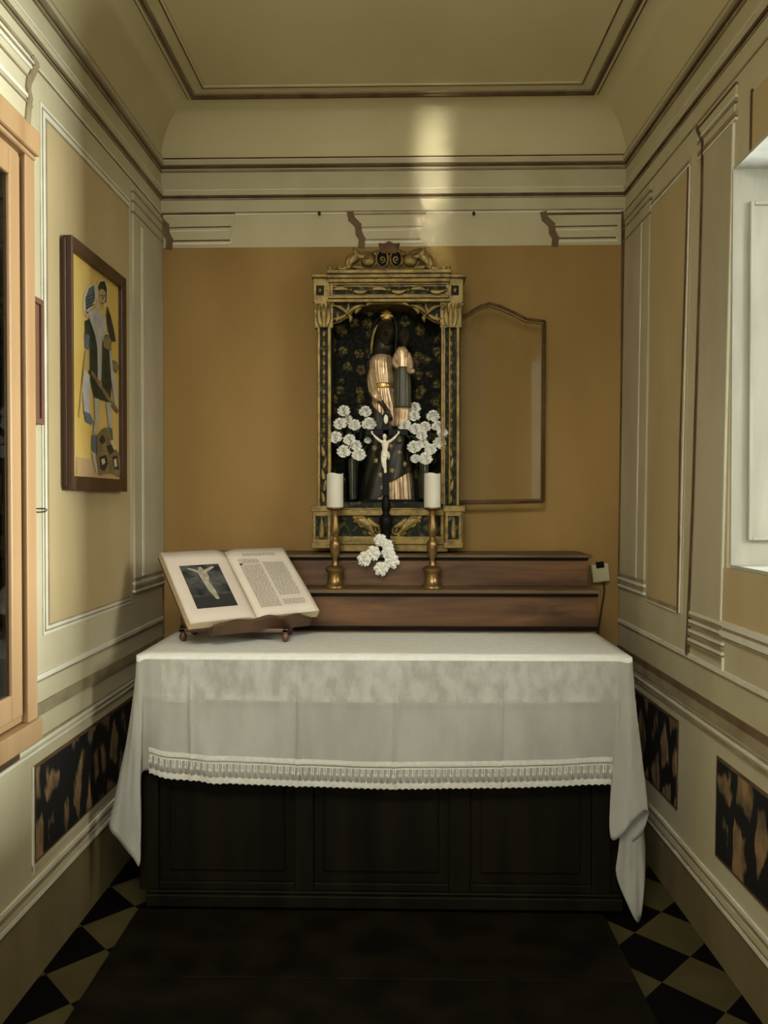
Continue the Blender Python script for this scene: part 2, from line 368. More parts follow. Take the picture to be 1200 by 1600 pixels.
# dado
w.rect(YN, D, RAIL - .004, RAIL + .014, .006, P); w.rect(YN, D, RAIL - .013, RAIL - .004, .004, FD)
w.rect(YN, D, RAIL2, RAIL2 + .045, .006, FD); w.rect(YN, D, RAIL3 + .012, RAIL3 + .020, .005, FD)
w.rect(YN, D, RAIL3, RAIL3 + .012, .008, P); w.rect(YN, D, RAIL3 - .022, RAIL3 - .012, .006, P)
w.rect(LW(52, 1260)[0], D - .35, MB_ + .02, MT + .008, .004, B); w.rect(LW(52, 1260)[0] + .012, D - .36, MB_ + .03, MT - .004, .006, M_)
w.rect(LW(52, 1260)[0] - .012, LW(52, 1260)[0], MB_ - .01, MT + .008, .004, P); w.rect(LW(52, 1260)[0] - .012, D - .35, MB_ - .005, MB_ + .02, .003, C)
w.rect(YN, D, 0, SK - .01, .003, SKM)
w.rect(YN, D, SK + .05, SK + .066, .008, P); w.rect(YN, D, SK + .030, SK + .05, .006, FD); w.rect(YN, D, SK + .012, SK + .03, .008, C); w.rect(YN, D, SK - .006, SK + .01, .010, P)
structure(w.build('wall_left', WM))

# right wall (with the window opening) ------------------------------------
WY0, WY1, WZ0, WZ1, WT = 1.30, RW(1141, 560)[0], 1.414, 2.832, .42
w = Wall('R'); w.mi = C
def rbox(u0, u1, z0, z1):
    w.mi = C; a = [(u0, z0), (u1, z0), (u1, z1), (u0, z1)]
    A = [w.bm.verts.new(w.p(u, z, 0)) for u, z in a]; Bv = [w.bm.verts.new(w.p(u, z, 0) + Vector((WT, 0, 0))) for u, z in a]
    w._f(A); w._f(Bv)
    for i in range(4): w._f([A[i], A[(i + 1) % 4], Bv[(i + 1) % 4], Bv[i]])
rbox(YN, WY0, 0, 3.75); rbox(WY1, D + .1, 0, 3.75); rbox(WY0, WY1, 0, WZ0); rbox(WY0, WY1, WZ1, 3.75)
# far pilaster
a0, a1 = D - .004, RW(1013, 600)[0]
w.rect(a1, a0, PB, ZT - .02, .008, G); yl = RW(1001, 600)[0]
w.rect(yl - .008, yl + .008, PB + .06, PT, .010, P)
w.line([(a0 - .012, PT + .08), (a0 - .012, PB)], .014, .011, B)
for z in (2.985, 3.05, 3.085): w.rect(a1 - .02, a0, z, z + .008, .012, FD)
for z, m in ((1.215, P), (1.235, FD), (1.252, P), (1.272, FD)): w.rect(a1 - .01, a0, z, z + .012, .012, m)
# tan panel
p0, p1 = RW(1062, 900)[0], RW(1014, 900)[0]; q0, q1 = RW(1077, 320)[0], RW(1019, 320)[0]
w.patch([(p0 - .03, PB - .025), (p1 + .02, PB - .025), (q1 + .02, PT + .05), (q0 - .03, PT + .05)], .003, G)
w.patch([(p0, PB), (p1, PB), (q1, PT), (q0, PT)], .005, T)
w.line([(q0, PT + .01), (p0 + .002, 1.9), (p0, PB - .02)], .013, .008, B)
w.line([(q0 - .012, PT + .01), (p0 - .012, PB - .02)], .006, .007, P)
w.line([(p0, PB - .01), (p1, PB - .005)], .012, .007, FD); w.line([(p0, PB - .022), (p1, PB - .018)], .007, .007, P); w.line([(q0, PT + .02), (q1, PT + .02)], .012, .006, P); w.line([(q0, PT + .034), (q1, PT + .034)], .008, .006, FD)
# near pilaster
L0 = [RW(x, y) for x, y in ((1092, 200), (1101, 222), (1100, 300), (1096, 450), (1091, 620), (1086, 790), (1080, 940), (1076, 1021))]
R0 = [RW(x, y) for x, y in ((1148, 205), (1128, 985))]
w.patch([(R0[1][0], PB), (L0[-1][0], PB), (L0[2][0], PT), (R0[0][0], PT)], .006, G)
w.line(L0, .016, .010, B)
w.line([(R0[0][0], PT), (R0[1][0], PB)], .008, .008, P)
ya, yb = L0[0][0], R0[0][0]
w.patch([(yb, PT), (ya - .03, PT), (ya + .01, 3.115), (yb - .02, 3.115)], .007, C)
for z, m, wd in ((3.115, B, .008), (3.07, P, .010), (3.055, FD, .010), (3.01, FD, .016), (2.992, P, .010)): w.line([(yb - .02, z), (ya - (3.115 - z) * .2, z)], wd, .010, m)
for z, m in ((1.085, FD), (1.100, P), (1.122, FD), (1.136, P), (1.160, FD), (1.174, P), (1.195, FD), (1.207, P)): w.rect(R0[1][0] - .02, L0[-1][0] - .01, z, z + .011, .011, m)
w.line([(R0[1][0] - .02, 1.09), (R0[1][0] - .02, RAIL)], .006, .008, P)
# ochre field around the window
for (u0, u1, z0, z1) in ((YN, R0[1][0], PB + .008, WZ0), (YN, WY0, WZ0, 3.0), (YN, RW(1172, 180)[0], WZ1, 3.02)): w.rect(u0, u1, z0, z1, .003, T)
w.line([(RW(1176, 180)[0], 3.03), (RW(1176, 180)[0], WZ1)], .010, .006, B)
w.rect(YN, R0[1][0], PB - .012, PB + .010, .010, P); w.rect(YN, R0[1][0], PB - .024, PB - .012, .008, FD); w.rect(YN, R0[1][0], PB - .046, PB - .024, .010, P); w.rect(YN, R0[1][0], PB - .058, PB - .046, .006, FD)
w.rect(YN, D, ZT, ZT + .008, .004, FD)
w.rect(YN, D, RAIL - .006, RAIL + .012, .007, P); w.rect(YN, D, RAIL - .014, RAIL - .006, .004, FD)
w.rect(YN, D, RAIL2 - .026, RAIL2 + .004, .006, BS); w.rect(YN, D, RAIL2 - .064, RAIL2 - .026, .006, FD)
w.rect(YN, D, RAIL3 + .012, RAIL3 + .020, .005, FD); w.rect(YN, D, RAIL3, RAIL3 + .012, .008, P); w.rect(YN, D, RAIL3 - .022, RAIL3 - .014, .006, FD)
e0, e1 = RW(1060, 1200)[0], RW(1120, 1260)[0]
w.rect(e0, D - .25, MB_ - .005, MT + .015, .004, B); w.rect(e0 + .012, D - .26, MB_ + .006, MT + .004, .006, M_)
w.rect(YN, e1, MB_ - .02, MT - .006, .004, B); w.rect(YN, e1 - .012, MB_ - .008, MT - .018, .006, M_)
w.rect(YN, D, 0, .205, .003, SKM)
w.rect(YN, D, .268, .282, .008, P); w.rect(YN, D, .250, .268, .006, FD); w.rect(YN, D, .226, .250, .009, C); w.rect(YN, D, .214, .226, .006, FD); w.rect(YN, D, .200, .214, .010, P)
structure(w.build('wall_right', WM))

# window in the right wall -------------------------------------------------
wx = RX(2, 2)
f = MB()
f.box((wx - .001, WY1 - .002, WZ0), (wx + WT, WY1 + .012, WZ1))          # limewashed lining of the far jamb, head, sill, near jamb
lin = MB(); x2 = wx + WT
lin.box((RX(WY1, 2.1) + .002, WY1 - .012, WZ0 + .012), (x2, WY1 - .0005, WZ1 - .012))
lin.box((RX(WY1, 2.1) + .006, WY0 + .0005, WZ0 + .0005), (x2, WY1 - .0005, WZ0 + .012))
lin.box((RX(WY1, 2.1) + .006, WY0 + .0005, WZ1 - .012), (x2, WY1 - .0005, WZ1 - .0005))
lin.box((RX(WY1, 2.1) + .006, WY0 + .0005, WZ0 + .012), (x2, WY0 + .012, WZ1 - .012))
win = structure(lin.build('window_1', WHITE))
f.bm.free()
sh = MB(); xs = RX(WY1, 2.1)
sh.box((xs + .055, WY1 - .034, WZ0 + .10), (xs + .069, WY1 - .012, WZ1 - .13)); sh.box((xs + .069, WY1 - .024, WZ0 + .10), (x2 - .09, WY1 - .012, WZ1 - .13))
sh.box((xs + .069, WY1 - .034, WZ0 + .10), (x2 - .09, WY1 - .024, WZ0 + .114)); sh.box((xs + .069, WY1 - .034, WZ1 - .144), (x2 - .09, WY1 - .024, WZ1 - .13))
sh.build('shutter', WHITE, win, bevel=.003)
fr = MB(); xf = x2 - .07
for (y0_, y1_, z0_, z1_) in ((WY0 + .012, WY0 + .07, WZ0 + .012, WZ1 - .012), (WY1 - .07, WY1 - .012, WZ0 + .012, WZ1 - .012), (WY0 + .07, WY1 - .07, WZ0 + .012, WZ0 + .07), (WY0 + .07, WY1 - .07, WZ1 - .07, WZ1 - .012), ((WY0 + WY1) / 2 - .03, (WY0 + WY1) / 2 + .03, WZ0 + .07, WZ1 - .07), (WY0 + .07, (WY0 + WY1) / 2 - .03, 2.30, 2.33), ((WY0 + WY1) / 2 + .03, WY1 - .07, 2.30, 2.33)):
    fr.box((xf, y0_, z0_), (xf + .05, y1_, z1_))
fr.build('window_frame', WHITE, win, bevel=.003)
gl = MB(); gl.box((xf + .022, WY0 + .06, WZ0 + .06), (xf + .027, WY1 - .06, WZ1 - .06)); gl.build('pane', CLEAR, win)

# ceiling with cove --------------------------------------------------------
CZ, CO = 3.644, .195
def U(off, z, t=0):                                      # U-shaped run: left wall, back wall, right wall, at an offset from the walls
    return [Vector((LX(YN) + off, YN, z)), Vector((LX(D) + off, D - off, z)), Vector((RX(D, 3.4) - off, D - off, z)), Vector((RX(YN, 3.4) - off, YN, z))]
c = MB()
rs = []
for k in range(13):
    a = k / 12 * PI / 2; rs.append(U(CO * (1 - math.cos(a)), ZH - .01 + (CZ - ZH + .01) * math.sin(a)))
c.rings(rs, cap=False, closed=False)
c.poly(rs[-1])
c.rings([U(-.05, 3.76), U(-.05, ZH - .03), rs[0]], cap=False, closed=False); c.poly(U(-.05, 3.76))
structure(c.build('ceiling', CEIL, smooth=True, angle=30))
tn = [0]
def ustrip(prof, mats, name='trim', left_pale=True):                     # prof: list of (off0, off1, z0, z1, material index)
    tn[0] += 1; s_ = MB()
    for (o0, o1, z0, z1, mi) in prof:
        f0 = len(s_.bm.faces); s_.mi = mi; s_.rings([U(o0, z0), U(o1, z0), U(o1, z1), U(o0, z1), U(o0, z0)], cap=False, closed=False)
        if mi == 1 and left_pale:
            s_.bm.faces.ensure_lookup_table()
            for f_ in list(s_.bm.faces)[f0:]:
                if f_.calc_center_median().x < -1.0: f_.material_index = 5
        for i in (0, 3):
            s_.poly([U(o0, z0)[i], U(o1, z0)[i], U(o1, z1)[i], U(o0, z1)[i]])
    return structure(s_.build('%s_%d' % (name, tn[0]), mats))
TR = [CREAM, BROWN, FADED, PALE, CEIL, mat('mid_brown_line_paint', (.17, .125, .07), .85, col2=(.26, .20, .12), scale=7)]
# upper cornice bead with brown lines, lower architrave fillet
ustrip([(-.01, .010, ZH - .052, ZH - .040, 1), (-.01, .024, ZH - .040, ZH - .018, 0), (-.01, .020, ZH - .018, ZH - .012, 3), (-.01, .016, ZH - .012, ZH - .002, 1), (-.01, .010, ZH - .072, ZH - .062, 2)], TR)
ustrip([(-.01, .016, ZC - .012, ZC + .010, 0), (-.01, .013, ZC - .022, ZC - .012, 1), (-.01, .008, ZC - .032, ZC - .026, 2), (-.01, .020, ZC + .010, ZC + .016, 3)], TR)
ustrip([(CO + .0, CO + .012, CZ - .004, CZ + .01, 1), (CO + .012, CO + .026, CZ - .016, CZ + .01, 4), (CO + .026, CO + .036, CZ - .020, CZ + .01, 1), (CO + .036, CO + .046, CZ - .006, CZ + .01, 2)], TR)
ustrip([(CO + .098, CO + .104, CZ - .006, CZ + .01, 1), (CO + .104, CO + .116, CZ - .005, CZ + .01, 4)], TR)

# ------------------------------------------------------------------ altar
AX0, AX1, AY0, AY1, AZ = -1.03, .895, 2.985, 3.555, 1.045
alt = thing('altar', (-.065, 3.27, .034), 'long dark wooden altar with three framed front panels, half covered by a white cloth', 'altar')
b = MB(); bx0, bx1 = -1.0, .865
b.box((bx0, 3.055, .034), (bx1, AY1 - .03, AZ - .04))
b.build('body', OLDWOOD, alt)
b = MB(); b.box((AX0 + .004, AY0 + .004, AZ - .04), (AX1 - .004, AY1, AZ - .001)); b.build('tabletop', OLDWOOD, alt, bevel=.004)
b = MB(); b.box((bx0 - .015, 3.02, .0345), (bx1 + .015, AY1 - .03, .085)); b.box((bx0 - .008, 3.03, .085), (bx1 + .008, AY1 - .03, .098)); b.build('plinth', OLDWOOD, alt, bevel=.006)
for xa, xb in ((218, 248), (460, 490), (702, 735), (925, 955)):
    s_ = MB(); X0, X1 = at(xa, 1300, 3.035).x, at(xb, 1300, 3.035).x
    s_.box((X0, 3.032, .098), (X1, 3.06, AZ - .04)); s_.build('stile', OLDWOOD, alt, bevel=.004)
for xa, xb in ((248, 460), (490, 702), (735, 925)):
    s_ = MB(); X0, X1 = at(xa, 1300, 3.035).x, at(xb, 1300, 3.035).x
    s_.box((X0 + .04, 3.045, .17), (X1 - .04, 3.058, AZ - .14)); s_.build('panel', OLDWOOD, alt, bevel=.008)
    s_ = MB(); s_.box((X0, 3.036, .098), (X1, 3.06, .13)); s_.build('rail', OLDWOOD, alt, bevel=.004)

# altar cloth ----------------------------------------------------------------
def zat(x, y, Y): return at(x, y, Y).z
def ctl(px, py, Y, tx, ty):                              # bottom point (pixel & depth) and top point on the cloth edge
    p = at(px, py, Y); return (tx, ty, p.x, p.y, p.z)
cz = AZ + .004
FY = 2.972
L_side = [(AX0, AY1, -1.075, AY1, .52), (AX0, 3.35, -1.085, 3.35, .50), (AX0, 3.12, -1.10, 3.13, .47)]
L_c = [ctl(172, 1283, 3.0, AX0 - .001, 3.02), ctl(184, 1312, 2.965, AX0 - .001, FY + .012), ctl(205, 1336, 2.945, AX0 + .004, FY + .003), ctl(217, 1353, 2.94, AX0 + .012, FY), ctl(219, 1300, 2.965, AX0 + .02, FY), ctl(220, 1212, 2.995, AX0 + .035, FY), ctl(240, 1206, 2.975, AX0 + .06, FY)]
Fr = [ctl(x, y, 2.955, at(x, 1100, FY).x, FY) for x, y in ((262, 1213), (320, 1217), (400, 1222), (470, 1225), (540, 1228), (617, 1229), (700, 1229), (785, 1228), (860, 1226), (920, 1223), (942, 1222))]
R_c = [ctl(955, 1222, 2.965, AX1 - .05, FY), ctl(954, 1310, 2.945, AX1 - .02, FY - .001), ctl(982, 1290, 2.93, AX1 - .008, FY), ctl(1012, 1266, 2.945, AX1, FY + .004),
       ctl(1004, 1300, 2.985, AX1 + .001, FY + .010), ctl(962, 1346, 2.985, AX1 + .001, FY + .015), ctl(975, 1400, 2.985, AX1 + .001, FY + .022), ctl(999, 1440, 2.99, AX1 + .001, FY + .03), ctl(1008, 1352, 3.02, AX1 + .001, FY + .05)]
R_side = [(AX1, 3.12, .97, 3.13, .40), (AX1, 3.35, .955, 3.35, .45), (AX1, AY1, .945, AY1, .48)]
def seg(cs, n):
    tops = spline([(c_[0], c_[1], 0) for c_ in cs], n); bots = spline([c_[2:] for c_ in cs], n); return list(zip(tops, bots))
prof = seg(L_side + L_c, 70) + seg([L_c[-1]] + Fr + [R_c[0]], 420)[1:] + seg(R_c + R_side, 90)[1:]
NV = 34
cre = [at(x, 1100, FY).x for x in (297, 463, 617, 785)]
def cloth_pt(tp, bt, v):
    t = v / NV
    fx = tp.x + (bt.x - tp.x) * t ** 1.25; fy = tp.y + (bt.y - tp.y) * t ** 1.1
    z = cz + (bt.z - cz) * t
    if abs(tp.y - FY) < .001 and -1.0 < tp.x < .86:
        wv = 0
        for k_, c_ in enumerate(cre): wv += -.0085 * math.exp(-((fx - c_ - .012 * math.sin(k_ + t * 1.5)) / .0065) ** 2) * min(1, t * 3)
        wv += .005 * noise.noise(Vector((fx * 5, z * 3, 1))) * t * 2 + .003 * noise.noise(Vector((fx * 16, z * 8, 4))) * t
        wv += -.004 * math.exp(-((t - .36) / .02) ** 2)
        wv += -.016 * math.exp(-((fx + .88 - t * .16) / .05) ** 2) * t
        fy += wv
    else:
        fx += .007 * t * noise.noise(Vector((tp.y * 9 + bt.x * 14, z * 5, 7))); fy += .010 * t * noise.noise(Vector((bt.x * 30 + bt.y * 18, z * 4.5, 2)))
    return Vector((fx, fy, z))
cl = MB()
rows = [[cloth_pt(tp, bt, v) for tp, bt in prof] for v in range(NV + 1)]
cl.rings(rows, cap=False, closed=False)
NX = 60
tops = [Vector((p[0].x, p[0].y, cz)) for p in prof]
grid = []
for j in range(9):
    yy = FY + (AY1 - FY) * j / 8
    grid.append([Vector((AX0 + (AX1 - AX0) * i / NX, yy, cz + .0015 * noise.noise(Vector((i * .4, j * .7, 3))) * (0 < j < 8) * (0 < i < NX))) for i in range(NX + 1)])
cl.rings(grid, cap=False, closed=False)
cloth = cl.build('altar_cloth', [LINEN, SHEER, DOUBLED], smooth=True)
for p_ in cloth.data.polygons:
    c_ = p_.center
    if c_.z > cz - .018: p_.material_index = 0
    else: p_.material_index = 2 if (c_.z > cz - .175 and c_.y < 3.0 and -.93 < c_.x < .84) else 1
sm = cloth.modifiers.new('solid', 'SOLIDIFY'); sm.thickness = .0016; sm.offset = 1
tag(cloth, 'creased white linen cloth with a lace hem draped over the dark altar', 'altar cloth')
# lace along the front hem
lc = MB(); lb = MB()
fp = [(tp, bt) for tp, bt in prof if abs(tp.y - FY) < .0012 and AX0 + .05 < tp.x < AX1 - .045]
def front_at(x, dz):                                     # point on the front fall, dz above the hem
    for (a, b) in zip(fp, fp[1:]):
        if a[1].x <= x <= b[1].x:
            t = (x - a[1].x) / max(1e-6, b[1].x - a[1].x); tp = a[0].lerp(b[0], t); bt = a[1].lerp(b[1], t)
            q = cloth_pt(tp, bt, NV * (1 - dz / (cz - bt.z))); q.y -= .003; return q
    return None
xa, xb = fp[0][1].x + .002, fp[-1][1].x - .002
def band(mb, d0, d1, push, n=180, wob=0):
    top, bot, tb, bb = [], [], [], []
    for i in range(n + 1):
        x = xa + (xb - xa) * i / n; p, q = front_at(x, d1), front_at(x, d0 + wob * abs(math.sin(i * PI * 74 / n)))
        if not p or not q: continue
        p.y -= push; q.y -= push; top.append(p); bot.append(q); tb.append(p + Vector((0, .002, 0))); bb.append(q + Vector((0, .002, 0)))
    mb.rings([bot, top, tb, bb, bot], cap=False, closed=False)
band(lc, .078, .098, .004); band(lc, .066, .072, .003); band(lc, -.010, .018, .003, n=370, wob=.005)
NB = 74
for i in range(NB):
    x = xa + .006 + (xb - xa - .012) * i / (NB - 1)
    for dx in (0, .008):
        p, q = front_at(min(x + dx, xb), .016), front_at(min(x + dx, xb), .068)
        if p and q: lc.tube([p + Vector((0, -.004, 0)), q + Vector((0, -.004, 0))], .0028, 6)
    p = front_at(x, .042)
    if p: lc.ball(p + Vector((.0, -.005, 0)), (.0075, .003, .009), 8, 5)
lace = lc.build('lace_trim', LACE, cloth, smooth=True, label='white crochet lace band along the front hem')

# ------------------------------------------------------------------ stepped wooden shelf behind the altar table (gradine)
GX0, GX1, G1, G2, GZ1, GZ2 = -1.03, .905, 3.575, 3.70, 1.243, 1.396
gr = thing('altar_shelf', (-.06, 3.8, 0), 'two-stepped reddish brown wooden shelf behind the white covered altar', 'shelf')
b = MB(); b.box((GX0, G1, .03), (GX1 + .01, 3.99, GZ1 - .018)); b.build('lower_riser', GRADW, gr, bevel=.003)
b = MB(); b.box((GX0, G1 - .030, GZ1 - .018), (GX1 + .022, G2 + .02, GZ1)); b.build('lower_tread', GRADTOP, gr, bevel=.006)
b = MB(); b.box((GX0, G2, GZ1), (GX1 - .005, 3.99, GZ2 - .014)); b.build('upper_riser', GRADW, gr, bevel=.003)
b = MB(); b.box((GX0, G2 - .030, GZ2 - .014), (GX1 + .012, 3.99, GZ2)); b.build('upper_tread', GRADTOP, gr, bevel=.006)

b = MB(); b.box((GX0, G1 - .010, GZ1 - .034), (GX1 + .012, G1 + .004, GZ1 - .018)); b.build('lower_dark_strip', OLDWOOD, gr, bevel=.003)  # shade under the lower nosing, put in as a near-black strip
b = MB(); b.box((GX0, G2 - .010, GZ2 - .028), (GX1 - .003, G2 + .004, GZ2 - .014)); b.build('upper_shade_strip', OLDWOOD, gr, bevel=.003)  # near-black strip standing in for the shadow line under the upper nosing
b = MB(); b.box((GX0, G1 - .010, AZ + .008), (GX1 + .012, G1 + .004, AZ + .026)); b.build('foot_dark_strip', OLDWOOD, gr, bevel=.003)  # dark strip along the foot of the lower riser

# ------------------------------------------------------------------ gilded shrine (retable with a niche)
SY = 3.80; SB = 3.992
def bp(mb, x0, y0, x1, y1, Y, Yb):
    a, b_ = at(x0, y1, Y), at(x1, y0, Y); mb.box((a.x, Y, a.z), (b_.x, Yb, b_.z)); return mb
sc0 = at(607, 862, SY)
shr = thing('shrine', (sc0.x, SY + .09, GZ2), 'gilded wooden shrine with a dark arched niche standing on the shelf', 'shrine')
def scroll(mb, px, py, r, turns, sgn, Y, rad=.006, start=0):  # gilded volute, radius in pixels
    pts, rr = [], []; n = int(26 * turns)
    for i in range(n + 1):
        t = i / n; a = start + sgn * t * turns * 2 * PI; q = r * (1 - .82 * t); p = at(px + math.cos(a) * q, py + math.sin(a) * q, Y); pts.append(p); rr.append(rad * (1 - .45 * t))
    mb.tube(pts, rr, 7); mb.ball(pts[-1], rad * 1.2, 8, 6)
def leaf(mb, x0, y0, x1, y1, wpx, Y, bend=0, th=.006):   # fleshy gilded leaf from pixel to pixel
    n = 9; a0, b0 = [], []
    dx, dy = x1 - x0, y1 - y0; l = math.hypot(dx, dy); nx, ny = -dy / l, dx / l; rs = []
    for i in range(n + 1):
        t = i / n; wv = wpx * math.sin(PI * (t * .85 + .12)) ** .8 * (1 - t * .35) + .3; bb = bend * math.sin(PI * t)
        cx, cy = x0 + dx * t + nx * bb, y0 + dy * t + ny * bb; ring = []
        for k in range(8):
            a = 2 * PI * k / 8; p = at(cx + nx * math.cos(a) * wv, cy + ny * math.cos(a) * wv, Y); p.y -= math.sin(a) * th + th * .4; ring.append(p)
        rs.append(ring)
    mb.rings(rs)
# base
b = MB(); bp(b, 488, 792, 724, 857, SY, SB); bp(b, 518, 848, 700, 862, SY - .01, SB); b.build('base', GOLD, shr, bevel=.004)
b = MB(); bp(b, 520, 806, 688, 838, SY - .004, SY + .02); b.build('base_panel', DARKGREEN, shr)
b = MB(); bp(b, 512, 796, 694, 806, SY - .022, SY + .02); bp(b, 512, 838, 694, 851, SY - .022, SY + .02); bp(b, 512, 806, 520, 838, SY - .016, SY + .02); bp(b, 688, 806, 694, 838, SY - .016, SY + .02); b.build('base_moulding', GOLD, shr, bevel=.004)
b = MB()
for sg in (-1, 1):
    X = lambda v: 605 + sg * v
    scroll(b, X(40), 817, 11, 1.3, -sg, SY - .012, .009, 0 if sg > 0 else PI); scroll(b, X(13), 828, 8, 1.2, sg, SY - .012, .008)
    leaf(b, X(48), 811, X(20), 836, 11, SY - .008, 5 * sg, .010); leaf(b, X(32), 810, X(8), 824, 7, SY - .008, -3 * sg, .009); leaf(b, X(30), 832, X(14), 838, 5, SY - .008, 0, .008); leaf(b, X(54), 809, X(42), 808, 4, SY - .008, 0)
b.build('base_scrollwork', GOLD, shr, smooth=True)
for xa, xb in ((488, 517), (695, 722)):
    b = MB(); bp(b, xa, 796, xb, 852, SY - .03, SY + .02); bp(b, xa - 3, 790, xb + 5, 800, SY - .035, SY + .02); bp(b, xa - 2, 848, xb + 2, 857, SY - .035, SY + .02); o = b.build('corner_block', GOLD, shr, bevel=.004)
    b = MB(); bp(b, xa + 5, 806, xb - 5, 843, SY - .032, SY - .02); o2 = b.build('block_recess', DARKGREEN, o)
    b = MB(); leaf(b, (xa + xb) / 2, 842, (xa + xb) / 2, 808, 5, SY - .033); b.build('block_leaf', GOLD, o, smooth=True)
# niche floor, back and sides
b = MB(); bp(b, 512, 784, 694, 793, SY - .012, SB); b.build('niche_floor', DARKGREEN, shr, bevel=.003)
b = MB(); bp(b, 512, 460, 694, 788, SB - .012, SB); b.build('niche_back', BROCADE, shr)
b = MB(); bp(b, 514, 470.5, 692, 472.5, SY + .03, SB - .012); b.build('niche_top', BROCADE, shr)
b = MB(); bp(b, 512, 470, 517, 788, SY + .02, SB - .012); b.build('niche_side', BROCADE, shr)
b = MB(); bp(b, 690, 470, 695, 788, SY + .02, SB - .012); b.build('niche_side', BROCADE, shr)
# pilasters
for x0_, x1_ in ((496, 517), (692, 718)):
    b = MB(); bp(b, x0_, 510, x1_, 790, SY + .004, SB); pil = b.build('pilaster', DARKGREEN, shr)
    b = MB(); bp(b, x0_, 510, x0_ + 4, 790, SY - .012, SY + .02); bp(b, x1_ - 5, 510, x1_, 790, SY - .012, SY + .02); b.build('pilaster_edge', GOLD, pil, bevel=.003)
    b = MB(); yy = 522; cx = (x0_ + x1_) / 2 - .5
    while yy < 690:
        p = at(cx, yy, SY + .002); b.ball(p, (.0105, .009, .0175), 10, 7); p2 = at(cx, yy + 8, SY + .003); b.ball(p2, (.007, .006, .005), 8, 5); yy += 15
    b.build('bead_chain', GOLD, pil, smooth=True)
    b = MB()
    for k in range(5): leaf(b, cx, 786 - k * 18, cx + (3 if k % 2 else -3), 768 - k * 18, 4, SY + .002)
    b.build('leaf_drop', GOLD, pil, smooth=True)
    b = MB(); bp(b, x0_ - 4, 470, x1_ + 3, 512, SY - .012, SY + .03)
    for k in (-6, 0, 6): leaf(b, cx + k * .6, 512, cx + k, 474, 4.5, SY - .014, k * .5, .008)
    scroll(b, x0_ + 1, 478, 6, 1.2, 1, SY - .016, .005); scroll(b, x1_ - 1, 478, 6, 1.2, -1, SY - .016, .005)
    b.build('capital', GOLD, pil, smooth=True, angle=35)
# right-hand inner moulding beside the door hinge
b = MB(); bp(b, 689, 506, 693, 788, SY - .018, SY + .02); bp(b, 701, 506, 704, 788, SY - .016, SY + .02); bp(b, 689, 503, 704, 508, SY - .018, SY + .02); b.build('hinge_moulding', GOLD, shr, bevel=.003)
# spandrel board with the arch cut out
arch = [(517, 507), (531, 503), (542, 496), (553, 486), (566, 479), (583, 475), (605, 473.5), (627, 475), (644, 479), (657, 487), (667, 496), (678, 503), (690, 507)]
for half, nm in ((arch[:7], -1), (arch[6:], 1)):
    b = MB(); pts = [at(x, y, SY + .006) for x, y in half] + ([at(605, 466, SY + .006), at(512, 466, SY + .006), at(512, 507, SY + .006)] if nm < 0 else [at(695, 507, SY + .006), at(695, 466, SY + .006), at(605, 466, SY + .006)])
    b.prism(pts, (0, .022, 0)); sp = b.build('spandrel', DARKGREEN, shr)
    b = MB(); X = lambda v: 605 + nm * v
    b.tube([at(x, y, SY) for x, y in half], .0035, 6)
    for (xx0, yy0, xx1, yy1, wd, bd) in ((62, 490, 36, 477, 4.5, 3), (62, 490, 84, 478, 4.5, -3), (64, 492, 86, 499, 4.5, 2), (60, 491, 58, 504, 4, 2), (66, 489, 60, 474, 4, -2), (50, 490, 40, 482, 3.5, 2), (78, 490, 80, 504, 3.2, 2), (34, 478, 20, 473, 3, 1)):
        leaf(b, X(xx0), yy0, X(xx1), yy1, wd, SY - .004, bd * nm, .008)
    b.ball(at(X(63), 490, SY - .006), .010, 10, 6)
    b.build('spandrel_leaves', GOLD, sp, smooth=True)
# entablature
b = MB(); bp(b, 512, 428, 700, 470, SY - .002, SB); bp(b, 489, 432, 516, 472, SY - .006, SB); bp(b, 697, 432, 724, 472, SY - .006, SB); b.build('entablature', GOLD, shr, bevel=.003)
b = MB()
for k, (ya_, yb_, e) in enumerate(((420, 427, 12), (427, 434, 8), (434, 441, 4), (441, 445, 1))): bp(b, 514 - e * .3, ya_, 702 + e * .3, yb_, SY - .012 - .004 * e, SB)
bp(b, 486, 428, 513, 433, SY - .03, SB); bp(b, 700, 428, 729, 433, SY - .03, SB); bp(b, 512, 461, 702, 466, SY - .022, SB); bp(b, 510, 466, 704, 472, SY - .03, SB)
b.build('cornice', GOLD, shr, bevel=.003)
b = MB(); bp(b, 520, 447, 698, 460, SY - .006, SY + .01); fz = b.build('frieze_panel', DARKGREEN, shr)
b = MB()
for k in range(6):
    xx = 530 + k * 30; leaf(b, xx - 8, 455 if k % 2 else 452, xx + 18, 452 if k % 2 else 455, 4, SY - .010, 3 if k % 2 else -3); b.ball(at(xx + 18, 453, SY - .012), .010, 8, 6)
bp(b, 516, 444, 520, 463, SY - .014, SY); bp(b, 697, 444, 701, 463, SY - .014, SY)
b.build('frieze_leaves', GOLD, fz, smooth=True, angle=35)
for xx in (500, 711):
    b = MB(); bp(b, xx - 6, 446, xx + 6, 461, SY - .010, SY); o = b.build('rosette_panel', BLACKW, shr)
    b = MB(); b.ball(at(xx, 453, SY - .012), (.009, .006, .012), 10, 6); b.build('rosette', GOLD, o, smooth=True)
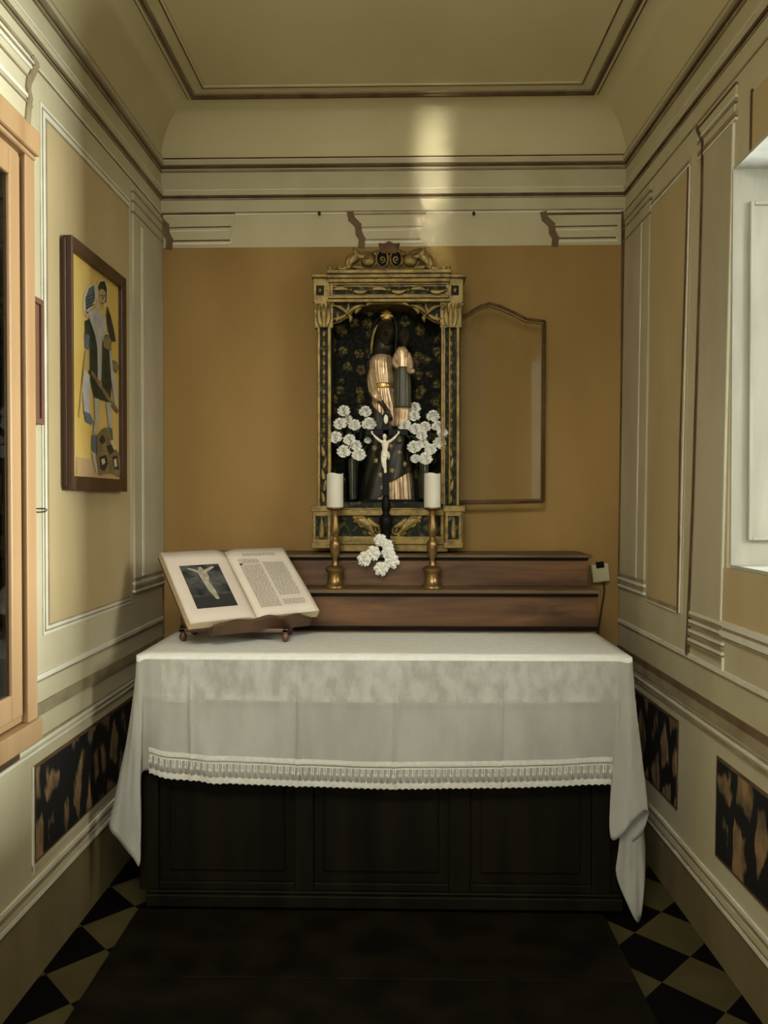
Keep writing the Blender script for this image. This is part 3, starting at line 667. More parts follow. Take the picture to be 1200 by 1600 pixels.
# crest
b = MB()
b.prism([at(x, y, SY + .012) for x, y in ((538, 422), (548, 411), (556, 400), (568, 392), (580, 394), (588, 391), (598, 387), (608, 386), (618, 387), (628, 391), (636, 394), (648, 389), (658, 387), (667, 393), (671, 405), (668, 414), (680, 422))], (0, .02, 0))
bp(b, 556, 417, 660, 422, SY - .012, SY + .03)
crest = b.build('crest', mat('dull_dark_gilding', (.13, .085, .02), .5, .4, col2=(.05, .035, .01), scale=30), shr, bevel=.003)
b = MB()
for sg in (-1, 1):
    X = lambda v: 608 + sg * v
    b.tube([at(X(11) + 9 * math.cos(k * PI / 10), 404 + 13.5 * math.sin(k * PI / 10), SY - .006) for k in range(21)], .0052, 7)
    scroll(b, X(11), 405, 5.5, 1.1, sg, SY - .004, .004, PI / 2)
    b.ball(at(X(33), 407, SY + .004), (.036, .016, .031), 14, 9); b.tube([at(X(33) + 12.5 * math.cos(k * PI / 10), 408 + 11.5 * math.sin(k * PI / 10), SY - .004) for k in range(0, 12)], .0045, 6)
    b.ball(at(X(21), 396, SY), (.014, .010, .014), 9, 6)
    leaf(b, X(38), 402, X(56), 388, 7, SY - .002, 4 * sg, .010); leaf(b, X(44), 398, X(62), 416, 8.5, SY, -5 * sg, .010); leaf(b, X(56), 396, X(66), 420, 6, SY + .002, -3 * sg, .008); leaf(b, X(58), 414, X(84), 421, 4.5, SY + .006, 2 * sg, .008); leaf(b, X(40), 419, X(58), 417, 4, SY - .004, 0)
    for v_ in (76, 84, 92): leaf(b, X(v_), 422, X(v_ + 2), 414, 4, SY + .01, 0)
b.build('crest_leaves', GOLD, crest, smooth=True, angle=40)
b = MB()
for sg in (-1, 1): b.ball(at(608 + sg * 11, 404, SY + .006), (.024, .006, .037), 14, 8)
b.build('crest_ovals', BLACKW, crest, smooth=True)
b = MB(); b.prism([at(x, y, SY - .012) for x, y in ((595, 396), (594, 386), (591, 379), (600, 380), (608, 376), (616, 380), (625, 379), (622, 386), (621, 396))], (0, .03, 0)); b.build('crest_crown', mat('red_brown_gilding', (.12, .062, .028), .5, .3, col2=(.07, .035, .015), scale=30), shr, bevel=.004)
# opened glazed door against the wall
dp = [(716, 786), (717, 498), (735, 488), (750, 479), (765, 474), (782, 479), (802, 488), (824, 499), (851, 502), (849, 784)]
def dY(x): return SY + .085 + (x - 716) / 135 * .006
D3 = [at(x, y, dY(x)) for x, y in dp]
b = MB()
for (p, q) in zip(D3, D3[1:] + D3[:1]):
    b.tube([p, q], .0075, 8); b.tube([p + Vector((0, -.004, 0)) + (Vector((.33, 3.9, 2.05)) - p) * .030, q + Vector((0, -.004, 0)) + (Vector((.33, 3.9, 2.05)) - q) * .030], .0028, 6)
dr = b.build('door', mat('brown_frame', (.075, .045, .018), .5, .1, col2=(.12, .075, .03), scale=20), shr, smooth=True, label='thin metal framed arched glass door standing open')
b = MB(); b.prism(D3, (0, .003, 0)); b.build('pane', CLEAR, dr)

# ------------------------------------------------------------------ statue of a dark-faced woman holding a child
TY = 3.90
def px2(x, y, Y=TY): return at(x, y, Y)
st0 = at(607, 787, TY)
NZ = at(600, 784, SY + .05).z
stt = thing('statue', (st0.x, TY, NZ), 'dark faced statue of a crowned woman in gilded robe holding a child, inside the niche', 'statue')
SCL = TY / F
tbl = [(553, 598, 9, 10), (558, 597, 16, 13), (566, 596, 19, 15), (585, 597, 20, 16), (607, 600, 18, 15), (640, 604, 23, 17), (680, 607, 26, 18), (720, 608, 30, 20), (760, 608, 34, 22), (787, 608, 36, 23)]
def sect(y, grow=1.0, pleat=.0, n=96):
    cx, hw, hd = interp(tbl, y); c0 = at(cx, y, TY); ring = []
    for k in range(n):
        a = 2 * PI * k / n; m = grow * (1 + pleat * math.sin(a * 26 + .5 * math.sin(y * .03)) + pleat * .6 * math.sin(a * 11 + 1))
        ring.append(Vector((c0.x + math.cos(a) * hw * SCL * m, c0.y + math.sin(a) * hd * SCL * m, c0.z)))
    return ring
b = MB(); b.rings([sect(y, 1, .020 + .045 * min(1, max(0, (y - 596) / 40))) for y in range(553, 788, 3)]); b.build('gilded_robe', PINKGOLD, stt, smooth=True)
b = MB(); b.rings([sect(y, 1.09 if abs(y - 604) < 2 else 1.06, 0) for y in (600, 602, 604, 606, 608)]); b.build('belt', GOLD2, stt, smooth=True)
# mantle: kept only where it wraps
def keep(x, y, front):
    if not front: return y > 548
    top = 626 + (x - 576) * 1.12 if x < 613 else 668 - (x - 613) * .25
    hem = 793 - max(0, x - 586) * 1.0 if x < 606 else 755 - (x - 606) * .52
    if x < 598: hem = 772 + (598 - x) * .9 if x > 588 else 792
    return top < y < hem
b = MB(); ys = [548 + i * 1.6 for i in range(150)]; n = 128
R_ = []
for y in ys:
    r_ = sect(max(y, 555), 1.10 + .03 * math.sin(y * .05), 0, n)
    for k, p in enumerate(r_):
        a = 2 * PI * k / n; p.x += .004 * math.sin(a * 5 + y * .045) ; p.y += .006 * math.sin(a * 7 + y * .06); p.z = at(600, y, TY).z
    R_.append([b.bm.verts.new(p) for p in r_])
for i in range(len(ys) - 1):
    for k in range(n):
        a = 2 * PI * (k + .5) / n; cx, hw, hd = interp(tbl, ys[i])
        if keep(cx + math.cos(a) * hw * 1.1, ys[i], math.sin(a) < .05): b._f([R_[i][k], R_[i][(k + 1) % n], R_[i + 1][(k + 1) % n], R_[i + 1][k]])
bmesh.ops.delete(b.bm, geom=[v for v in b.bm.verts if not v.link_faces], context='VERTS')
mn = b.build('mantle', MANTLE, stt, smooth=True)
s_ = mn.modifiers.new('solid', 'SOLIDIFY'); s_.thickness = .006; s_.offset = 1
RM = mat('dull_gold_roses', (.36, .26, .11), .5, .3)
for x, y in ((624, 688), (624, 707), (610, 697), (594, 742), (612, 735), (575, 687), (588, 720), (632, 725), (598, 762), (585, 700)):
    cx, hw, hd = interp(tbl, y); q = max(-1, min(1, (x - cx) / (hw * 1.1))); p = at(x, y, TY - hd * SCL * 1.14 * math.sqrt(1 - q * q) - .004)
    ros = MB(); ros.ball(p, (.010, .007, .011), 9, 6)
    for k in range(5): ros.ball(p + Vector((math.cos(k * 1.257) * .009, .001, math.sin(k * 1.257) * .009)), (.006, .004, .006), 6, 4)
    ros.build('mantle_rose', RM, mn, smooth=True)
# head with face, neck, hands: one continuous carved surface
def head(mb, c, h, tilt=0):                              # c centre, h height; face towards -Y
    c = Vector(c); rs = []; nu, nv = 28, 22
    for i in range(nv + 1):
        a = -PI / 2 + PI * (i + .03) / (nv + .06); ring = []
        for k in range(nu):
            t = 2 * PI * k / nu; x, y, z = math.cos(a) * math.cos(t) * .36, math.cos(a) * math.sin(t) * .43, math.sin(a) * .5
            if z < 0: x *= 1 + z * .55; y *= 1 + z * .25
            if y < 0:
                g = lambda gx, gz, sx, sz: math.exp(-((x - gx) / sx) ** 2 - ((z - gz) / sz) ** 2)
                y -= .085 * g(0, -.06, .05, .10) + .03 * g(0, .03, .035, .14) + .03 * g(0, -.22, .09, .025) + .03 * g(0, -.27, .08, .025) + .05 * g(0, -.40, .1, .07) + .03 * g(0, .13, .22, .05)
                y += .05 * (g(-.13, .05, .07, .045) + g(.13, .05, .07, .045)); y -= .03 * (g(-.13, .05, .045, .025) + g(.13, .05, .045, .025))
            ring.append(c + Vector((x * h, y * h, z * h)))
        rs.append(ring)
    mb.rings(rs)
    for s in (-1, 1): mb.ball(c + Vector((s * .36 * h, .03 * h, .0)), (.05 * h, .09 * h, .13 * h), 8, 6)
b = MB(); hc = at(604, 524, TY - .012); head(b, hc, 40 * SCL)
b.tube([at(600, 560, TY), at(601, 550, TY), at(603, 536, TY)], [.034, .024, .026], 14)
b.build('head', SKIN, stt, remesh=.0022); b = MB()
# her right hand with separate fingers, in front of the robe
wr = at(600, 634, TY - .075)
b.tube([at(592, 624, TY - .07), wr, at(604, 641, TY - .082)], [.013, .011, .013], 10)
palm = at(606, 645, TY - .086); b.ball(palm, (.014, .008, .018), 10, 7)
for k, (dx, l) in enumerate(((-.010, .026), (-.003, .032), (.004, .031), (.011, .025))):
    p0_ = palm + Vector((dx + .004, 0, -.008)); b.tube([p0_, p0_ + Vector((.004, -.003, -l * .45)), p0_ + Vector((.007, .001, -l * .8)), p0_ + Vector((.008, .006, -l))], [.0042, .004, .0036, .0028], 7)
b.tube([palm + Vector((-.010, -.002, .008)), palm + Vector((-.020, -.006, -.004)), palm + Vector((-.021, -.006, -.014))], [.005, .0045, .0034], 7)
b.build('right_hand', SKIN, stt, remesh=.0018)
# right sleeve
b = MB(); b.tube(spline([at(587, 563, TY), at(582, 585, TY - .03), at(582, 606, TY - .05), at(589, 620, TY - .07), at(598, 632, TY - .076)], 14), [.017 + .008 * math.sin(i / 14 * PI) - (.010 if i > 11 else 0) for i in range(15)], 28)
for q_ in b.bm.verts: q_.co += Vector((1, 0, 0)) * (.0035 * math.sin(q_.co.x * 420 + q_.co.z * 60)) + Vector((0, -1, 0)) * (.003 * math.sin(q_.co.x * 500 - q_.co.z * 90))
b.build('sleeve', PINKGOLD, stt, smooth=True)
b = MB(); b.tube(spline([at(612, 566, TY), at(622, 580, TY - .02), at(628, 600, TY - .04), at(636, 604, TY - .06)], 10), .024, 12); b.build('left_sleeve', MANTLE, stt, smooth=True)
# veil over the head and shoulders, gilded lining on the left
vt = [(498, 603, 9, 14), (503, 603, 15, 17), (512, 602, 19, 20), (530, 601, 20, 19), (548, 599, 21, 17), (562, 597, 23, 16)]
def veil(mb, g, a0, a1, y1=562):
    rs = []
    for i in range(24):
        y = 499 + (y1 - 499) * i / 23; cx, hw, hd = interp(vt, y); c0 = at(cx, y, TY + .012); rs.append([c0 + Vector((math.cos(a0 + (a1 - a0) * k / 40) * hw * SCL * g, math.sin(a0 + (a1 - a0) * k / 40) * hd * SCL * g, 0)) for k in range(41)])
    mb.rings(rs, cap=False, closed=False); c0 = at(603, 498, TY + .012); 
    mb._f([mb.bm.verts.new(p) for p in rs[0]])
b = MB(); veil(b, 1.05, -.62, PI + .62); v_ = b.build('veil', MANTLE, stt, smooth=True); s_ = v_.modifiers.new('solid', 'SOLIDIFY'); s_.thickness = .005; s_.offset = 1
b = MB(); b.ball(at(602, 524, TY + .022), (.066, .050, .090), 20, 14); b.tube([at(600, 528, TY + .02), at(598, 556, TY + .02)], [.056, .062], 18); b.build('hair', SKIN, stt, smooth=True)
b = MB(); b.tube(spline([at(590, 507, TY - .045), at(584, 520, TY - .045), at(581, 536, TY - .045), at(580, 554, TY - .04)], 12), [.004 + .005 * math.sin(i / 12 * PI) for i in range(13)], 8); b.build('veil_border', GOLD, stt, smooth=True)
# crown
b = MB(); cc = at(604, 497, TY - .01); b.lathe([(.022, -.012), (.026, -.008), (.025, .004), (.027, .012), (.024, .026), (.012, .036), (.004, .040), (.001, .046)], cc, 20)
for k in range(8): b.ball(cc + Vector((math.cos(k * PI / 4) * .027, math.sin(k * PI / 4) * .027, .010)), (.005, .005, .009), 8, 6)
b.build('crown', GOLD2, stt, smooth=True)
# the child on her left arm
cb = MB(); ct = [(543, 628, 6, 6), (549, 628, 10, 8), (560, 629, 11, 9), (576, 629, 10, 9), (600, 629, 12, 10), (640, 629, 12, 10), (658, 628, 12, 9)]
CY = TY - .075
def csect(y, g=1, pl_=0, n=48):
    cx, hw, hd = interp(ct, y); c0 = at(cx, y, CY); return [Vector((c0.x + math.cos(2 * PI * k / n) * hw * SCL * g * (1 + pl_ * math.sin(k * 2 * PI / n * 13)), c0.y + math.sin(2 * PI * k / n) * hd * SCL * g * (1 + pl_ * math.sin(k * 2 * PI / n * 13)), c0.z)) for k in range(n)]
cb.rings([csect(y, 1, .02) for y in range(543, 580, 3)]); child = cb.build('child', PINKGOLD, stt, smooth=True, label='small dark faced child in a gilded tunic on her arm')
b = MB(); b.rings([csect(y, 1.06, .07) for y in range(574, 640, 4)]); b.build('child_robe', CHILDROBE, child, smooth=True)
b = MB(); b.rings([csect(y, 1.02, .06) for y in range(638, 668, 4)]); b.build('child_hem', PINKGOLD, child, smooth=True)
b = MB(); head(b, at(633, 527, CY - .01), 27 * SCL); b.tube([at(630, 550, CY), at(632, 538, CY)], [.018, .015], 12)
b.build('child_head', SKIN, child, remesh=.0018)
b = MB(); hp = at(650, 578, CY - .04); b.tube([at(643, 581, CY - .03), hp], [.009, .008], 8); b.ball(hp, (.011, .007, .007), 8, 6)
for k in range(4): b.tube([hp + Vector((.006, -.004 + k * .003, .004 - k * .003)), hp + Vector((.018, -.007 + k * .003, .006 - k * .003)), hp + Vector((.024, -.004 + k * .003, .004 - k * .003))], [.003, .0027, .002], 6)
b.tube([hp + Vector((.002, -.005, .005)), hp + Vector((.008, -.009, .012))], [.003, .0024], 6)
b.build('child_hand', SKIN, child, remesh=.0015)
b = MB(); b.tube(spline([at(637, 552, CY), at(641, 568, CY - .01), at(640, 580, CY - .03), at(648, 579, CY - .037)], 10), [.014, .015, .016, .016, .016, .015, .015, .014, .013, .012, .010], 10); b.build('child_sleeve', PINKGOLD, child, smooth=True)
b = MB(); b.tube(spline([at(620, 553, CY), at(616, 566, CY - .02), at(622, 574, CY - .03)], 8), [.013] * 9, 10); b.build('child_sleeve', PINKGOLD, child, smooth=True)
b = MB(); b.box((st0.x - .13, TY - .09, NZ), (st0.x + .13, TY + .085, NZ + .012)); b.build('foot_slab', BLACKW, stt, bevel=.004)

# ------------------------------------------------------------------ crucifix
XY = 3.745
cx0 = at(603, 700, XY)
crz = GZ2
cru = thing('crucifix', (cx0.x, XY, crz), 'black standing crucifix with a white ivory figure before the statue', 'crucifix')
b = MB(); bar = .0165
b.box((cx0.x - bar, XY - .009, at(603, 790, XY).z), (cx0.x + bar, XY + .009, at(603, 648, XY).z)); b.box((at(571, 676, XY).x, XY - .009, at(571, 681, XY).z), (at(637, 676, XY).x, XY + .009, at(571, 671, XY).z)); b.build('cross', BLACKW, cru, bevel=.003)
b = MB(); zz = lambda y: at(603, y, XY).z
b.lathe([(.040, crz), (.040, crz + .010), (.034, crz + .016), (.026, zz(848)), (.020, zz(838)), (.026, zz(828)), (.033, zz(818)), (.034, zz(812)), (.026, zz(806)), (.015, zz(802)), (.018, zz(798)), (.022, zz(792)), (.021, zz(786)), (.016, zz(778)), (.014, zz(774))], (cx0.x, XY, 0), 22); b.build('base', BLACKW, cru, smooth=True)
b = MB(); pz = at(603, 655, XY - .012); b.ball(pz, (.011, .003, .022), 14, 9); ti = b.build('title_plate', IVORY, cru, smooth=True, label='small white oval title plate')
b = MB()
KY = XY - .022; q = lambda x, y, d=0: at(x, y, KY - d)
b.ball(q(601, 682, .004), (.0105, .012, .0145), 12, 9)                                   # head
b.ball(q(601.3, 683.5, .016), (.0035, .004, .005), 6, 5)
b.tube([q(601, 693), q(601, 686)], [.008, .007], 10)
b.tube(spline([q(601.5, 690), q(602, 696, .003), q(601.5, 702, .002), q(601, 708)], 10), [.015, .0175, .018, .0175, .016, .0145, .0135, .013, .0135, .0145, .015], 14)   # torso
for s in (-1, 1):
    b.tube(spline([q(602 + s * 4, 691), q(602 + s * 10, 687.5), q(602 + s * 14.5, 683.5), q(602 + s * 19, 678.5)], 9), [.0085, .008, .0072, .0066, .006, .0062, .0058, .005, .0042, .004], 9)
    hp = q(602 + s * 20.5, 677); b.ball(hp, (.0055, .003, .0055), 8, 6)
    for k in range(4):
        a = .9 + k * .32; b.tube([hp + Vector((s * math.cos(a) * .003, 0, math.sin(a) * .003)), hp + Vector((s * math.cos(a) * .0085, -.001, math.sin(a) * .0085)), hp + Vector((s * math.cos(a) * .011, -.003, math.sin(a) * .011))], [.0017, .0016, .0012], 5)
    b.tube([hp + Vector((0, 0, .003)), hp + Vector((-s * .004, -.001, .009))], [.0018, .0014], 5)
    b.tube(spline([q(601 + s * 2.2, 708), q(600 + s * 2, 716, .012), q(599.5 + s * 1.6, 721, .014), q(601 + s * 1.2, 729, .006), q(602, 735, .002)], 12), [.0105, .0105, .010, .0092, .0085, .0078, .0072, .0074, .0072, .0064, .0055, .005, .005], 9)
    b.tube([q(602 + s * .6, 734, .002), q(602 + s * .8, 739, .010)], [.0055, .0045], 8)
b.build('figure', IVORY, cru, remesh=.0014)
b = MB(); rs = []
for i in range(7):
    c0 = q(601, 705 + i * 1.6, .002 + .001 * i); rs.append([c0 + Vector((math.cos(2 * PI * k / 24) * (.0165 + .001 * math.sin(k * 2.1)), math.sin(2 * PI * k / 24) * .0155, .001 * math.sin(k * 1.7))) for k in range(24)])
b.rings(rs); b.tube([q(606.5, 706, .004), q(608, 712, .006), q(607.5, 718, .006)], [.004, .005, .002], 7); b.build('loincloth', IVORY, cru, smooth=True)

# ------------------------------------------------------------------ candlesticks and candles
CYY = 3.635
kz = lambda y: at(524, y, CYY).z
cl0 = at(523.5, 800, CYY)
k0 = GZ1
cs = thing('candlestick', (cl0.x, CYY, k0), 'turned brass candlestick on the lower shelf, left one, nearer the book', 'candlestick', 'brass candlesticks on the shelf')
b = MB(); b.lathe([(.054, k0), (.055, k0 + .006), (.049, k0 + .013), (.041, k0 + .022), (.035, kz(904)), (.034, kz(898)), (.037, kz(894)), (.046, kz(891)), (.047, kz(888)), (.036, kz(885)), (.020, kz(883))], (cl0.x, CYY, 0), 28); b.build('foot', BRASS, cs, smooth=True, angle=50)
b = MB(); b.lathe([(.020, kz(886)), (.015, kz(880)), (.012, kz(874)), (.017, kz(870)), (.024, kz(860)), (.027, kz(852)), (.024, kz(846)), (.014, kz(842)), (.012, kz(839)), (.019, kz(836)), (.024, kz(829)), (.022, kz(822)), (.014, kz(808)), (.013, kz(802)), (.018, kz(799)), (.024, kz(796))], (cl0.x, CYY, 0), 28); b.build('stem', BRASS, cs, smooth=True, angle=60)
b = MB(); b.lathe([(.020, kz(798)), (.036, kz(796)), (.041, kz(794.5)), (.041, kz(793))], (cl0.x, CYY, 0), 28); b.build('drip_pan', BRASS, cs, smooth=True, angle=40)
ca = thing('candle', (cl0.x, CYY, kz(793)), 'thick unlit ivory candle on the left brass candlestick', 'candle', 'ivory candles on brass candlesticks')
b = MB(); n = 36; r0 = .0395; rs = []
zt, zb = kz(740), kz(793) + .0005
for (r, z, wv) in ((r0 * .96, zb, 0), (r0, zb + .004, 0), (r0, zb + .05, 0), (r0, zt - .02, 0), (r0, zt - .005, .5), (r0 * .97, zt, 1), (r0 * .88, zt - .003, 1), (r0 * .5, zt - .008, .3), (.002, zt - .009, 0)):
    rs.append([Vector((cl0.x + math.cos(2 * PI * k / n) * r, CYY + math.sin(2 * PI * k / n) * r, z + wv * .003 * math.sin(k * 2 * PI / n * 3 + 1))) for k in range(n)])
b.rings(rs); b.build('wax', WAX, ca, smooth=True, angle=60)
b = MB(); b.tube([(cl0.x, CYY, zt - .010), (cl0.x + .001, CYY, zt), (cl0.x + .003, CYY, zt + .005)], .0012, 6); b.build('wick', BLACKW, ca, smooth=True)
dx = at(675.5, 800, CYY).x - cl0.x
o = copy_tree(cs); o.location.x += dx; o['label'] = 'turned brass candlestick on the lower shelf, right one, right of the crucifix'
o = copy_tree(ca); o.location.x += dx; o['label'] = 'thick unlit ivory candle on the right brass candlestick'

# ------------------------------------------------------------------ vases and carnations
VY = 3.845
def vase(px, label):
    v0 = at(px, 788, VY); t_ = thing('vase', (v0.x, VY, NZ), label, 'vase', 'glass vases in the niche'); h = at(px, 712, VY).z - NZ
    b = MB(); prof_ = [(.026, 0), (.030, .004), (.028, .02), (.031, h * .5), (.037, h * .9), (.041, h), (.038, h), (.034, h * .88), (.028, h * .5), (.025, .012), (.001, .010)]
    b.lathe([(r, NZ + z) for r, z in prof_], (v0.x, VY, 0), 36, .05, 12); b.build('vessel', VASEG, t_, smooth=True)
    b = MB(); b.lathe([(.024, NZ + .011), (.0275, NZ + h * .5), (.0275, NZ + h * .55)], (v0.x, VY, 0), 20); b.build('water', mat('dull_water', (.02, .03, .018), .1, spec=.5), t_, smooth=True)
    return v0, h
vL, hL = vase(551, 'ribbed greenish glass vase of carnations, in the niche behind the left candle')
vR, hR = vase(664, 'ribbed greenish glass vase of carnations, in the niche behind the right candle')
def blossom_mesh():
    b = MB(); rnd = random.Random(3)
    for L_, (R0_, z0, cup) in enumerate(((1.0, -.25, .35), (.98, -.05, .6), (.86, .15, .8), (.68, .32, 1.0), (.48, .45, 1.2), (.28, .52, 1.4))):
        n = 54; ph = rnd.random() * 6; rs = []
        for i in range(6):
            t = .08 + .92 * i / 5; ring = []
            for k in range(n):
                a = 2 * PI * k / n
                fr_ = t ** 2 * (.20 * math.sin(a * 6 + ph) + .13 * math.sin(a * 13 + ph * 2) + .07 * math.sin(a * 25))
                rr = R0_ * t * (1 + fr_ * .6); z = z0 - .25 + cup * .42 * t ** 1.6 + fr_ * .9 * R0_ - .22 * t ** 4
                ring.append(Vector((math.cos(a) * rr, math.sin(a) * rr, z)))
            rs.append(ring)
        b.rings(rs, cap=False)
    me = bpy.data.meshes.new('blossom'); b.bm.to_mesh(me); b.bm.free(); me.materials.append(PETAL)
    for p in me.polygons: p.use_smooth = True
    b = MB(); b.lathe([(.10, -1.0), (.22, -.9), (.28, -.55), (.34, -.3), (.2, -.2)], (0, 0, 0), 10); m2 = bpy.data.meshes.new('calyx'); b.bm.to_mesh(m2); b.bm.free(); m2.materials.append(STEMG)
    for p in m2.polygons: p.use_smooth = True
    return me, m2
BLO, CAL = blossom_mesh()
rnd = random.Random(11)
def carnation(px, py, r, Y, root, label, group, face=None, leaves=1):
    p = at(px, py, Y); t_ = thing('carnation', p, label, 'flower', group)
    R = r * Y / F
    d = (face or Vector(((p.x - root.x) * 1.6, -.55, .55 + (p.z - root.z) * .6))).normalized()
    rot = d.to_track_quat('Z', 'Y')
    for me, nm in ((BLO, 'blossom'), (CAL, 'calyx')):
        o = bpy.data.objects.new(nm, me); COL.objects.link(o); o.parent = t_; o.rotation_mode = 'QUATERNION'; o.rotation_quaternion = rot @ Vector((0, 0, 1)).rotation_difference(Vector((0, 0, 1))); o.scale = (R * 1.0,) * 3
    b = MB(); e = p - d * R; mid = e * .5 + root * .5 - d * .02
    b.tube(spline([e + d * R * .3, e - d * .01, mid, root], 8), .0028, 6); b.build('stem', STEMG, t_, smooth=True)
    for k in range(leaves):
        b = MB(); s0 = e.lerp(root, .25 + .3 * k); a = rnd.random() * 6.28; tip = s0 + Vector((math.cos(a) * .05, -abs(math.sin(a)) * .03, -.01 + rnd.random() * .05)); mm = (s0 + tip) / 2 + Vector((0, 0, .012))
        b.tube(spline([s0, mm, tip], 6), [.002, .005, .006, .006, .005, .003, .001], 6); b.build('leaf', STEMG, t_, smooth=True)
GL, GRT, GB = 'white carnations in the left vase', 'white carnations in the right vase', 'white carnations at the foot of the crucifix'
rl, rr_ = Vector((vL.x, VY, NZ + hL * .75)), Vector((vR.x, VY, NZ + hR * .75))
LF = [(537, 640, 9.5, 3.83, 'white carnation at the upper left tip of the left vase bouquet'),
      (571, 641, 9.5, 3.83, 'white carnation at the upper right tip of the left vase bouquet'),
      (531, 660, 10, 3.80, 'white carnation just below the upper left tip of the left vase bouquet'),
      (543, 654, 8, 3.86, 'half hidden white carnation behind the others near the top of the left vase bouquet'),
      (554, 662, 9.5, 3.80, 'white carnation in the upper middle of the left vase bouquet'),
      (577, 660, 11, 3.80, 'large white carnation at the right edge of the left vase bouquet'),
      (524, 681, 10, 3.80, 'white carnation at the far left edge of the left vase bouquet'),
      (546, 685, 9.5, 3.79, 'white carnation in the very centre of the left vase bouquet'),
      (537, 703, 10.5, 3.79, 'lowest left white carnation of the left vase bouquet, over the left candle'),
      (556, 694, 9, 3.80, 'white carnation right of the centre in the left vase bouquet'),
      (561, 708, 10.5, 3.79, 'lowest right white carnation of the left vase bouquet'),
      (575, 687, 5.5, 3.80, 'small white carnation bud at the lower right of the left vase bouquet')]
RF = [(648, 635, 9, 3.85, 'topmost white carnation of the right vase bouquet'),
      (647, 648, 9, 3.81, 'white carnation directly below the topmost one of the right vase bouquet'),
      (677, 648, 10, 3.82, 'white carnation at the upper right tip of the right vase bouquet'),
      (632, 663, 10, 3.80, 'white carnation at the far left edge of the right vase bouquet, beside the cross top'),
      (649, 668, 9.5, 3.79, 'white carnation in the upper left middle of the right vase bouquet'),
      (664, 665, 9, 3.80, 'white carnation in the upper centre of the right vase bouquet'),
      (659, 678, 8.5, 3.785, 'white carnation in the very centre of the right vase bouquet'),
      (684, 664, 9, 3.81, 'upper of two touching white carnations at the right of the right vase bouquet'),
      (692, 674, 8.5, 3.80, 'far right white carnation of the right vase bouquet, lower of two touching'),
      (687, 690, 10, 3.80, 'white carnation at the lower right edge of the right vase bouquet'),
      (647, 696, 10.5, 3.79, 'large white carnation at the lower left of the right vase bouquet'),
      (661, 690, 8.5, 3.80, 'white carnation below the centre of the right vase bouquet'),
      (673, 700, 9, 3.79, 'white carnation at the lower right middle of the right vase bouquet'),
      (649, 715, 7.5, 3.80, 'small half open white carnation at the bottom left of the right vase bouquet'),
      (665, 714, 10.5, 3.785, 'lowest white carnation of the right vase bouquet, just above the right candle')]
for a in LF: carnation(a[0], a[1], a[2], a[3], rl, a[4], GL)
for a in RF: carnation(a[0], a[1], a[2], a[3], rr_, a[4], GRT)
rb = at(601, 858, 3.72); rb.z = GZ2 + .012
for (x, y, r, Y, lb_) in ((594, 843, 9.5, 3.665, 'topmost white carnation of the small bunch at the crucifix foot'),
                         (605, 851, 9, 3.66, 'white carnation just under the topmost one at the crucifix foot'),
                         (582, 864, 11, 3.655, 'white carnation left of centre in the bunch at the crucifix foot'),
                         (568, 873, 11, 3.645, 'leftmost white carnation of the bunch at the crucifix foot'),
                         (607, 863, 10, 3.65, 'white carnation right of centre in the bunch at the crucifix foot'),
                         (613, 877, 11, 3.645, 'rightmost white carnation of the bunch at the crucifix foot'),
                         (595, 889, 10.5, 3.64, 'lowest white carnation of the bunch, hanging before the dark shelf riser')):
    p = at(x, y, Y); carnation(x, y, r, Y, rb, lb_, GB, face=Vector(((p.x - rb.x) * 4, -.8, (p.z - rb.z) * 2 + .15)))

# ------------------------------------------------------------------ missal stand and open book
tb = AZ + .006
bs = thing('book_stand', (-.70, 3.27, tb), 'dark walnut book stand on ball feet at the left of the white cloth', 'book stand')
zp = tb + .058
b = MB(); b.box((-.945, 3.255, zp - .018), (-.475, 3.285, zp)); b.box((-.945, 3.42, zp - .018), (-.475, 3.45, zp)); b.box((-.945, 3.255, zp - .018), (-.915, 3.45, zp)); b.box((-.505, 3.255, zp - .018), (-.475, 3.45, zp)); b.box((-.76, 3.285, zp - .018), (-.66, 3.42, zp)); b.build('base_frame', WALNUT, bs, bevel=.005)
for (x, y) in ((-.930, 3.27), (-.490, 3.265), (-.925, 3.435), (-.495, 3.435)):
    b = MB(); b.lathe([(.006, tb + .0005), (.013, tb + .006), (.017, tb + .018), (.015, tb + .030), (.008, tb + .037), (.012, tb + .041)], (x, y, 0), 16); b.build('foot', WALNUT, bs, smooth=True)
TH, PH = .64, .663
BX = Vector((-.601, 3.236, 1.160))
e1 = Vector((math.cos(TH), math.sin(TH), 0)); e2 = Vector((-math.sin(TH) * math.cos(PH), math.cos(TH) * math.cos(PH), math.sin(PH))); e3 = e1.cross(e2)
BM_ = Matrix(((e1.x, e2.x, e3.x, BX.x), (e1.y, e2.y, e3.y, BX.y), (e1.z, e2.z, e3.z, BX.z), (0, 0, 0, 1)))
def bk(u, v, n_=0): return BM_ @ Vector((u, v, n_))
b = MB(); b.box((-.24, .004, -.050), (.25, .36, -.038), BM_); b.build('desk_board', WALNUT, bs, bevel=.004)
b = MB()                                                  # scalloped ledge lip standing across the lower edge
def lip(u):
    s = (u + .05) / .20
    return .046 + .022 * math.exp(-((u - .03) / .05) ** 2) + .012 * math.exp(-((u + .11) / .04) ** 2) + .014 * math.exp(-((u - .17) / .04) ** 2) - (.026 * max(0, (abs(u) - .18) / .1))
us = [-.21 + .46 * i / 46 for i in range(47)]
b.box((-.21, -.022, -.060), (.25, .004, -.030), BM_)
b.prism([bk(u, -.020, -.034 + lip(u)) for u in us] + [bk(us[-1], -.020, -.05), bk(us[0], -.020, -.05)], tuple(e2 * -.014))
b.build('ledge', WALNUT, bs, bevel=.002)
